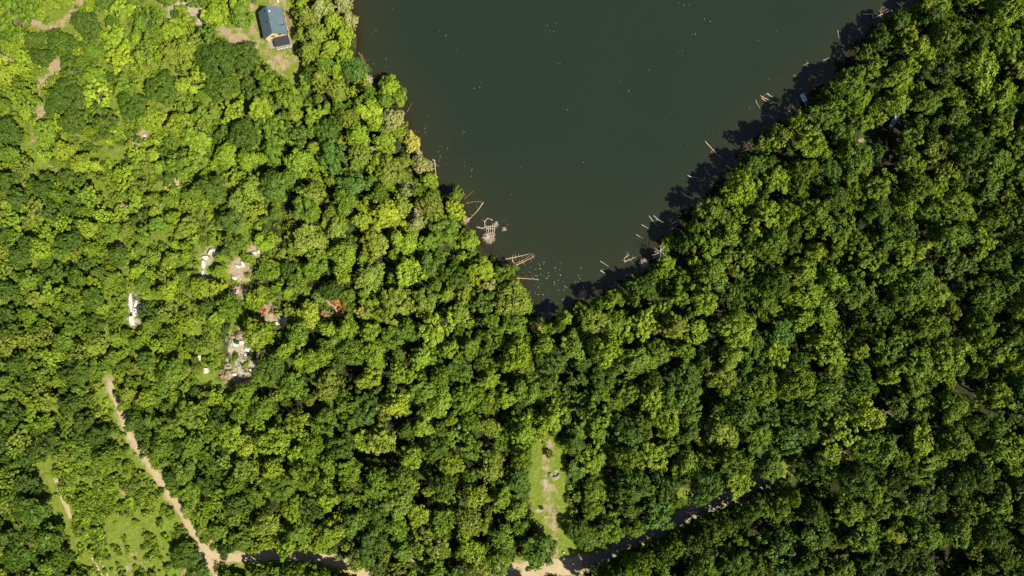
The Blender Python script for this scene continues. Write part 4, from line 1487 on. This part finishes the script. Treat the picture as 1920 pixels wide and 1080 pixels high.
LOGS = [
    ([(672, 97), (680, 112), (690, 134)], .15, 'long brown log slanting off the bank below the cabin', 'wetwood', .15, .02, 6),
    ([(677, 100), (684, 114), (690, 128)], .10, 'thinner brown log lying along the long one below the cabin', 'wetwood', .12, .02, 4),
    ([(763, 210), (768, 201), (773, 192)], .07, 'thin brown stick poking from the water beside leafy boughs', 'wetwood', .1, -.02, 1),
    ([(815, 301), (816, 316), (818, 333)], .17, 'thicker upright of the half-sunk log frame', 'log', .22, .02, 3),
    ([(809, 301), (810, 316), (809, 331)], .10, 'thinner upright of the half-sunk log frame', 'wetwood', .18, .02, 1),
    ([(815, 305), (808, 312), (800, 319)], .11, 'diagonal brown log crossing the half-sunk log frame', 'wetwood', .2, -.02, 1),
    ([(811, 299.5), (816, 301)], .2, 'short bleached log end on top of the half-sunk frame', 'dead', .32, .25, 0),
    ([(870, 373), (878, 366), (887, 358)], .09, 'thin straight pole sticking out from the leafy bank', 'wetwood', .15, 0, 1),
    ([(872, 382), (888, 378), (905, 378)], .12, 'upper brown log of the bent pair above the root tangle', 'wetwood', .12, .06, 2),
    ([(907, 379), (896, 394), (883, 408)], .15, 'lower pale log of the bent pair above the root tangle', 'log', .15, .06, 2),
    ([(884, 407), (876, 413), (868, 418)], .13, 'short log reaching the bank from the bent pair', 'log', .1, .1, 1),
    ([(893, 425), (903, 428), (914, 426), (927, 423)], .15, 'curved bleached log lying across the root tangle', 'dead', .25, .2, 2),
    ([(910, 427), (908, 416), (914, 409), (924, 413)], .14, 'hooked bleached branch rising above the root tangle', 'dead', .4, .3, 3),
    ([(923, 419), (925, 425)], .12, 'short bleached stub beside the hooked branch', 'dead', .3, .3, 0),
    ([(942, 487), (966, 482), (992, 476)], .17, 'upper log of the forked floating trio', 'log', .2, .08, 9),
    ([(966, 494), (984, 486), (1001, 475)], .15, 'middle log of the forked floating trio', 'wetwood', .2, .08, 5),
    ([(965, 498), (984, 490), (1003, 479)], .15, 'lower log of the forked floating trio', 'log', .2, .06, 8),
    ([(960, 486), (962, 491), (967, 496)], .16, 'short cross log joining the forked floating trio', 'log', .22, .2, 0),
    ([(966, 521), (988, 522.5), (1010, 524)], .15, 'straight pale log jutting from the bank below the forked trio', 'log', .2, .02, 2),
    ([(1093, 536), (1097, 546), (1100, 556)], .09, 'thin tan pole behind the pinkish dead bush', 'log', .25, .3, 0),
    ([(1125, 489), (1134, 495), (1144, 502)], .10, 'thin pole sinking beside the tree shadow edge', 'log', .22, -.08, 0),
    ([(1125, 507), (1130, 510), (1135, 513)], .15, 'short white log on the shadow edge', 'dead', .25, .1, 2),
    ([(1216, 404), (1224, 414), (1234, 426)], .12, 'longer pale pole of the slanting pair by the snag', 'dead', .35, -.06, 1),
    ([(1225, 403), (1232, 411), (1246, 418)], .12, 'shorter pale pole of the slanting pair by the snag', 'dead', .35, -.08, 2),
    ([(1202, 421), (1210, 425), (1219, 431)], .11, 'lone pale pole sinking below the slanting pair', 'log', .22, -.06, 0),
    ([(1192, 439), (1200, 444), (1210, 450)], .09, 'nearly sunken grey pole off the shady bank', 'log', .08, -.08, 0),
    ([(1256, 421), (1266, 416), (1276, 411)], .09, 'grey branch lying in the shade near the bank', 'dead', .2, .05, 4),
    ([(1258, 427), (1276, 431), (1292, 424)], .10, 'curved grey branch under the shady bank', 'dead', .15, .1, 3),
    ([(1278, 392), (1286, 386), (1292, 391)], .10, 'small forked grey branch in the tree shade', 'dead', .2, .1, 4),
    ([(1321, 264), (1334, 278), (1347, 292), (1356, 299)], .16, 'long orange-grey slanting log off the shady bank', 'log', .35, .05, 3),
    ([(1331, 286), (1340, 280)], .12, 'short broken limb beside the long slanting log', 'wetwood', .15, .1, 3),
    ([(1330, 290), (1340, 298), (1350, 304)], .09, 'thin half-sunk branch under the long slanting log', 'wetwood', .06, .04, 1),
    ([(1289, 329), (1298, 332), (1314, 335)], .14, 'white-ended pole pointing into the tree shadow', 'dead', .3, -.12, 0),
    ([(1416, 187), (1420, 195), (1425, 203)], .11, 'steep pale pole beside the bundle of poles', 'log', .28, -.05, 0),
    ([(1425, 179), (1436, 185), (1449, 192)], .14, 'upper long pole of the bundle near the floating dock', 'log', .25, .02, 1),
    ([(1427, 184), (1435, 189), (1446, 194)], .13, 'lower long pole of the bundle near the floating dock', 'log', .2, .02, 1),
    ([(1437, 175), (1443, 179), (1450, 184)], .16, 'white stub pole topping the bundle near the dock', 'dead', .3, .05, 2),
    ([(1473, 170), (1474.5, 176)], .16, 'small grey stump end standing in shaded water', 'dead', .3, .1, 0),
    ([(1481, 176), (1482, 181)], .15, 'second small stump end standing in shaded water', 'dead', .25, .1, 1),
    ([(1492, 187), (1498, 197), (1504, 207)], .10, 'long thin branch beside the floating dock', 'dead', .15, .15, 0),
    ([(1475, 214), (1481, 207), (1487, 200)], .09, 'thin branch angled towards the bank near the dock', 'dead', .2, .05, 0),
    ([(1486, 141), (1496, 143), (1508, 147)], .10, 'brown twiggy branch half in shadow', 'wetwood', .15, .05, 7),
    ([(1618, 27), (1628, 27), (1641, 27.5)], .26, 'stout sawn log of the big driftwood tangle', 'log', .4, .2, 0),
    ([(1637, 35), (1650, 28), (1669, 20)], .18, 'long thin log of the big driftwood tangle', 'log', .4, .25, 2),
    ([(1635, 28), (1636.5, 31), (1638, 35)], .20, 'short bent log of the big driftwood tangle', 'dead', .4, .4, 0),
    ([(1651, 26), (1652, 18), (1655, 11)], .15, 'twiggy brown root of the big driftwood tangle', 'wetwood', .5, .4, 9),
    ([(1652, 24), (1662, 17), (1671, 13)], .10, 'thin twiggy branch of the big driftwood tangle', 'wetwood', .4, .2, 7),
    ([(1570, 56), (1572, 64), (1573, 72)], .09, 'thin upright stick at the shadow edge below the driftwood tangle', 'dead', .3, -.05, 0),
    ([(1543, 113), (1549, 111), (1554, 108)], .10, 'grey floating stick in the shade', 'dead', .12, .08, 0),
    ([(1505, 123), (1510, 121), (1516, 118)], .10, 'grey floating branch with twigs in the shade', 'dead', .12, .08, 3),
    ([(1576, 105), (1578, 98)], .07, 'small grey twig near the dark bank', 'dead', .2, .1, 1),
    ([(1680, 3), (1682, 7), (1687, 10)], .11, 'pale hooked branch in shaded water beyond the driftwood tangle', 'dead', .3, .05, 1),
    ([(1172, 492), (1170, 484), (1180, 478)], .12, 'reddish twiggy branch end in the shade', 'deadpink', .3, .2, 8),
    ([(1171, 490), (1180, 487), (1192, 482)], .12, 'pale branch under the reddish twigs', 'dead', .2, .05, 2),
]
for i, L in enumerate(LOGS):
    log(L[0], L[1] * 1.0, L[2], L[3], L[4], L[5], L[6], 300 + i)

# ------------------------------------------------------------------ dead bushes, snags, bare stems
def twig_ball(name, px, py, rpx, hz, n, label, mtl, seed, cat='dead bush', base=None, up=0.5):
    r = random.Random(seed)
    p = G(px, py)
    z = max(p[2], 0.0)
    root = empty(name, (p[0], p[1], z), 0, label, cat, 'dead leafless bushes')
    R = rpx * KP
    st = MB()
    st.tube([(0, 0, -0.3), (0, 0, hz * 0.45)], [0.12, 0.08], 6)
    st.build('stem', M[mtl], root)
    for k in range(7):
        m = MB()
        a0 = 2 * math.pi * k / 7
        for _ in range(max(2, n // 7)):
            a = a0 + r.uniform(-.6, .6)
            e = r.uniform(-0.1, 1.1) * up
            d = Vector((math.cos(a), math.sin(a), e))
            L = R * r.uniform(0.55, 1.1)
            s = Vector((0, 0, hz * r.uniform(0.2, 0.5)))
            mid = s + d * L * 0.5 + Vector((r.uniform(-.2, .2), r.uniform(-.2, .2), r.uniform(0, .2)))
            end = s + d * L + Vector((r.uniform(-.3, .3), r.uniform(-.3, .3), r.uniform(-.2, .2)))
            m.tube([s, mid, end], [0.06, 0.04, 0.02], 4)
            for q in range(3):
                t0 = mid.lerp(end, r.uniform(0, .8))
                m.tube([t0, t0 + Vector((r.uniform(-.6, .6), r.uniform(-.6, .6), r.uniform(-.1, .4)))], [0.035, 0.015], 3)
        o = m.build('twigs', M[mtl], root)
        o['kind'] = 'stuff'
    return root

twig_ball('dead_bush', 917, 446, 12, 1.2, 150, 'dense beige root ball of the tangle at the water edge', 'dead', 1)
twig_ball('dead_bush', 1206, 494, 9.5, 2.2, 110, 'pinkish dead bush standing against the shady bank', 'deadpink', 2)
twig_ball('dead_bush', 1092, 552, 9, 1.8, 110, 'pinkish dead bush at the narrow head of the lake', 'deadpink', 3)
twig_ball('dead_bush', 692, 152, 9, 2.6, 110, 'whitish dead bush on the bank below the cabin', 'dead', 4)
twig_ball('dead_bush', 786, 290, 7, 1.2, 80, 'beige dry brush on the bank by the log frame', 'deadpink', 5)
twig_ball('dead_bush', 784, 308, 9, 1.4, 90, 'pale fan of dead branches on the bank by the log frame', 'dead', 6)
twig_ball('dead_bush', 874, 413, 7, .9, 70, 'pinkish dry brush where the bent logs meet the bank', 'deadpink', 7)
twig_ball('dead_bush', 1124, 566, 6, 1.6, 40, 'small white forked dead branch above the narrow lake head', 'dead', 8)
twig_ball('dead_bush', 450, 548, 13, 2.2, 120, 'brown leafless thicket above the bare outcrop', 'deadpink', 9)
twig_ball('dead_bush', 562, 662, 11, 1.6, 90, 'grey leafless thicket in the grass beside the outcrop', 'deadpink', 10)
twig_ball('dead_bush', 1617, 120, 7, 8.5, 40, 'white twisted dead treetop on the shady bank', 'dead', 11)
twig_ball('dead_bush', 1072, 660, 8, 7.0, 60, 'pinkish grey dead crown near the lake head', 'deadpink', 12)
twig_ball('dead_bush', 1856, 1050, 11, 10.0, 80, 'grey dead crown deep in the wood', 'dead', 13)
twig_ball('dead_bush', 930, 421, 5, .7, 40, 'small splintered root fan beside the hooked branch', 'dead', 14)
twig_ball('dead_bush', 945, 430, 4, .5, 24, 'tiny floating tuft of dead twigs off the root tangle', 'dead', 15)

def ladder_roots():
    root = empty('root_wad', P(920, 431, 0), 0, 'ladder-like bleached roots between the hooked branch and the root ball', 'roots')
    r = random.Random(4)
    for k in range(5):
        m = MB()
        x = -1.3 + k * 0.65
        m.tube([(x, 1.3, .55), (x + r.uniform(-.1, .1), 0.2, .7), (x + r.uniform(-.2, .2), -1.4, .5)], [.09, .09, .07], 6)
        m.build('root', M['dead'], root)
    for k in range(2):
        m = MB()
        y = 1.2 - k * 0.8
        m.tube([(-1.5, y, .62), (0, y + r.uniform(-.1, .1), .75), (1.6, y - .15, .6)], [.10, .10, .07], 6)
        m.build('root', M['dead'], root)
ladder_roots()

def snag(px, py, h, lean, label, seed, n=6, mtl='dead', spread=1.0):
    """a standing dead tree: bare stem and limbs"""
    r = random.Random(seed)
    p = G(px, py)
    root = empty('dead_tree', (p[0], p[1], max(p[2], 0) - 0.1), 0, label, 'dead tree', 'standing dead trees')
    top = Vector((lean[0], lean[1], h))
    m = MB()
    m.tube([(0, 0, 0), top * 0.5 + Vector((r.uniform(-.2, .2), r.uniform(-.2, .2), 0)), top], [0.20, 0.13, 0.04], 7)
    m.build('trunk', M[mtl], root)
    for k in range(n):
        t = r.uniform(0.3, 0.9)
        s = top * t
        a = r.uniform(0, 6.28)
        d = Vector((math.cos(a), math.sin(a), r.uniform(.3, 1.0)))
        L = h * r.uniform(.16, .34) * spread
        q = MB()
        e1 = s + d * L * .5
        e2 = s + d * L + Vector((r.uniform(-.3, .3), r.uniform(-.3, .3), 0))
        q.tube([s, e1, e2], [.09, .065, .025], 5)
        for _ in range(2):
            f = e1.lerp(e2, r.uniform(.1, .8))
            q.tube([f, f + Vector((r.uniform(-.8, .8), r.uniform(-.8, .8), r.uniform(0, .6)))], [.04, .015], 4)
        q.build('limb', M[mtl], root)

snag(1234, 480, 8.5, (-.8, 1.2), 'bleached many-limbed snag leaning from the shady bank', 1, 14, 'dead', 1.2)
snag(30, 118, 6, (-2.2, 1.4), 'leaning silvery dead stem beyond the dark round trees', 2)
snag(240, 384, 6, (1.8, -1.0), 'leaning white dead stem in the thin wood above the ledge', 3)
snag(300, 386, 5, (2.4, -1.4), 'slender white dead stem across a dark crown above the ledge', 4, 4)
snag(170, 414, 5, (2.6, -.6), 'pair-like white dead stem slanting over the scrub', 5, 5)
snag(232, 70, 4, (1.6, -1.6), 'short grey dead stem by the small grass opening', 6, 4)
snag(1630, 765, 9, (2.6, -.4), 'grey dead tree with forked top in the deep wood', 7, 6)
snag(1505, 965, 8, (.4, 1.0), 'pale dead stem below the forest road', 8, 6)
snag(385, 558, 3.5, (2.0, .1), 'white fallen-looking dead stem near the small red shrub', 9, 5)
snag(374, 600, 4, (.1, -1.6), 'thin white dead stem above the twin boulders', 10, 3)
snag(1185, 730, 6, (2.4, 1.2), 'curved pale dead branch in the wood between clearing and lake', 11, 3)
snag(60, 40, 3, (2.2, -1.2), 'pale dead stem lying over the bare patch at the wood edge', 12, 2)
snag(118, 740, 5, (1.6, .7), 'short grey dead stem near the head of the sandy track', 13, 3)
snag(1655, 42, 7, (.5, .6), 'bare-stemmed small tree over the dark water', 14, 4)
snag(1390, 285, 7, (1.0, .6), 'grey dead stem on the bank above the slanting log', 15, 5)

# rusty, straw and red shrubs
def col_shrub(px, py, rp, tint, label, hz=1.0, fam='shrub'):
    p = G(px, py)
    pi = random.choice(FAM[fam])
    o = bpy.data.objects.new('shrub', PROTO[pi][1])
    COL.objects.link(o)
    o.location = (p[0], p[1], p[2] - 0.05)
    k = rp * KP / 1.4
    o.scale = (k, k, k * hz)
    o.rotation_euler = (0, 0, random.uniform(0, 6.28))
    o['leaf_rgb'] = [float(q) for q in TINT[tint]]
    tag(o, label, 'shrub')
TINT['red'] = (0.25, 0.085, 0.04)
TINT['dry'] = (0.26, 0.19, 0.10)
col_shrub(493, 581, 9, 'red', 'rust-red shrub beside the brown thicket')
col_shrub(417, 551, 6, 'red', 'small dark red shrub near the white dead stem')
col_shrub(632, 562, 14, 'rusty brown', 'large rusty dying shrub among green trees')
col_shrub(644, 578, 10, 'rusty brown', 'smaller rusty dying shrub touching the large one')
col_shrub(482, 598, 9, 'dry', 'dry beige shrub below the rust-red one')
col_shrub(470, 606, 9, 'dry', 'dry beige shrub above the bare outcrop')
col_shrub(330, 345, 13, 'straw', 'yellowing shrub in the thin wood above the ledge')
col_shrub(318, 352, 11, 'golden', 'golden shrub beside the yellowing one above the ledge')
col_shrub(315, 228, 14, 'golden', 'golden shrub behind the white boulder in the scrub')
col_shrub(300, 262, 15, 'yellow green', 'bright yellow-green scrub mound below the golden shrub')
col_shrub(260, 155, 9, 'yellow green', 'vivid yellow-green bush beside the small grass opening')
col_shrub(610, 588, 9, 'dry', 'dry tan shrub below the rusty ones')
col_shrub(422, 700, 10, 'dry', 'dry tan shrub in the clearing below the outcrop')
col_shrub(456, 720, 10, 'dry', 'dry tan shrub at the foot of the outcrop clearing')
col_shrub(437, 672, 9, 'mid green', 'dark green bush in the hollow of the bare outcrop')
def rust_tree(px, py, rp, h, tint, label):
    z = 1.5
    for _ in range(4):
        p = P(px, py, z + 0.75 * h)
        z = float(zat(p[0], p[1]))
    fam, cm, tm, R, H = PROTO[FAM['airy'][0]]
    root = empty('broadleaf_tree', (p[0], p[1], z), random.uniform(0, 6), label, 'tree')
    k = rp * KP / R
    root.scale = (k, k, h / H)
    c = bpy.data.objects.new('crown', cm)
    c['leaf_rgb'] = [float(q) for q in TINT[tint]]
    t = bpy.data.objects.new('trunk', tm)
    for o in (c, t):
        COL.objects.link(o)
        o.parent = root
rust_tree(1211, 678, 7, 7, 'red', 'small orange-red dying tree among tall green trees')
rust_tree(1271, 681, 7, 7, 'rusty brown', 'second small rusty dying tree near the orange-red one')
rust_tree(1366, 508, 6, 10, 'rusty brown', 'small rusty treetop behind the bleached snag')
rust_tree(1205, 718, 8, 6, 'dry', 'tan withered tree near the curved dead branch')
rust_tree(785, 398, 14, 8, 'dry', 'greyish withered tree on the slope above the bent logs')
rust_tree(676, 585, 12, 9, 'golden', 'yellowing tree beside the rusty shrubs')

# ------------------------------------------------------------------ rowing boat
def boat():
    p = G(1674, 229)
    ang = math.atan2(26, 17)
    root = empty('rowing_boat', (p[0], p[1], p[2] + 0.02), ang, 'grey-blue aluminium rowing boat beached under the trees', 'boat')
    L, Bm, D = 2.5, 0.78, 0.55
    n = 17
    outer, inner, keel = [], [], []
    def prof(t):
        return Bm * (1 - abs(t) ** 2.6) ** 0.62 if t > 0 else Bm * (1 - 0.45 * abs(t) ** 3)
    V, F = [], []
    for i in range(n):
        t = -1 + 2 * i / (n - 1)
        w = max(prof(t), 0.02)
        x = t * L
        sh = D + 0.12 * max(t, 0) ** 2
        V += [(x, -w, sh), (x, -w * .72, 0.10), (x, 0, 0.03), (x, w * .72, 0.10), (x, w, sh),
              (x, w - .04, sh - .01), (x, w * .66, 0.15), (x, 0, 0.09), (x, -w * .66, 0.15), (x, -w + .04, sh - .01)]
    for i in range(n - 1):
        for k in range(10):
            a, b_ = i * 10 + k, i * 10 + (k + 1) % 10
            F.append((a, b_, b_ + 10, a + 10))
    F.append(tuple(range(9, -1, -1)))
    F.append(tuple((n - 1) * 10 + k for k in range(10)))
    mesh_obj('hull', V, F, M['alu'], root)
    b = MB()
    b.box(-L - .02, -L + .05, -Bm * .53, Bm * .53, .08, D)
    b.build('transom', M['alu'], root)
    for x in (-1.7, -.4, .9):
        b = MB()
        w = prof(x / L) - .05
        b.box(x - .16, x + .16, -w, w, D - .2, D - .15)
        b.build('thwart', M['boatin'], root)
    b = MB()
    b.box(-2.2, 1.6, -.42, .42, .16, .175)
    b.build('floor', M['boatin'], root)
boat()

def dock():
    c = P(1507, 183.5, 0.2)
    ang = math.atan2(-15, 7.5)
    root = empty('floating_dock', (c[0], c[1], 0), ang, 'small pale teal floating dock against the shady bank', 'dock')
    b = MB()
    b.box(-1.5, 1.35, -.7, .7, -.2, .12)
    b.build('float', M['pipe'], root)
    for k in range(9):
        q = MB()
        x = -1.5 + k * .318
        q.box(x, x + .29, -.76, .76, .12, .18)
        q.build('plank', M['teal'], root)
    b = MB()
    b.box(1.37, 2.9, -.55, .55, -.1, .10)
    g = b.build('gangway', M['timber'], root)
    for k in range(5):
        q = MB()
        x = 1.4 + k * .3
        q.box(x, x + .22, -.58, .58, .10, .14)
        q.build('plank', M['deck'], g)
    for sy in (-1, 1):
        q = MB()
        q.tube([(1.36, sy * .78, -.6), (1.36, sy * .78, .7)], [.05, .05], 6)
        q.build('mooring_post', M['timber'], root)
    bp = P(1511.5, 198.5, .1)
    m = MB()
    pts = [(0, 0, -.32 + .64 * i / 8) for i in range(9)]
    m.tube(pts, [max(.33 * math.sin(math.pi * (i + .25) / 8.5), .04) for i in range(9)], 12)
    o = m.build('mooring_buoy', M['trim'], None, True)
    o.location = (bp[0], bp[1], .1)
    tag(o, 'round white mooring buoy beside the floating dock', 'buoy')
dock()

# ------------------------------------------------------------------ floating leaves on the water
def floaters():
    r = random.Random(9)
    m = MB()
    def leafpad(px, py, s):
        p = P(px, py, 0.012)
        if float(dlake(p[0], p[1])) > -0.6:
            return
        n = r.choice((5, 6, 7))
        a0 = r.uniform(0, 6)
        m.poly([(p[0] + math.cos(a0 + 6.283 * k / n) * s * r.uniform(.6, 1.1), p[1] + math.sin(a0 + 6.283 * k / n) * s * r.uniform(.6, 1.1), 0.012 + r.uniform(0, .02)) for k in range(n)],
               [tuple(range(n))])
    for _ in range(60):
        leafpad(r.gauss(1045, 34), r.gauss(540, 22), r.uniform(.05, .22))
    for _ in range(40):
        leafpad(r.uniform(975, 1030), r.uniform(490, 575), r.uniform(.05, .18))
    for cx, cy, n in [(832, 274, 5), (870, 300, 4), (880, 320, 6), (868, 331, 3), (892, 160, 3), (720, 120, 5), (760, 190, 4), (800, 245, 6), (826, 295, 6), (884, 388, 6),
                      (1033, 50, 10), (1060, 205, 3), (945, 420, 5), (1282, 4, 9), (1300, 62, 5), (920, 470, 6), (1140, 40, 3), (840, 70, 5), (1050, 115, 4), (1275, 95, 4), (870, 250, 5),
                      (1010, 520, 12), (940, 520, 6), (1375, 252, 4), (1460, 150, 4), (1330, 40, 5), (1100, 300, 3), (1180, 160, 4), (700, 60, 3)]:
        for _ in range(n):
            leafpad(r.gauss(cx, 8), r.gauss(cy, 6), r.uniform(.04, .17))
    for _ in range(50):
        leafpad(r.uniform(680, 1700), r.uniform(0, 560), r.uniform(.04, .12))
    o = m.build('floating_leaves', simple('floating_leaf', (0.15, 0.165, 0.085), 0.7, 0.5, 1.0))
    tag(o, 'scattered pale floating leaves on the dark lake', 'leaves', kind='stuff')
floaters()
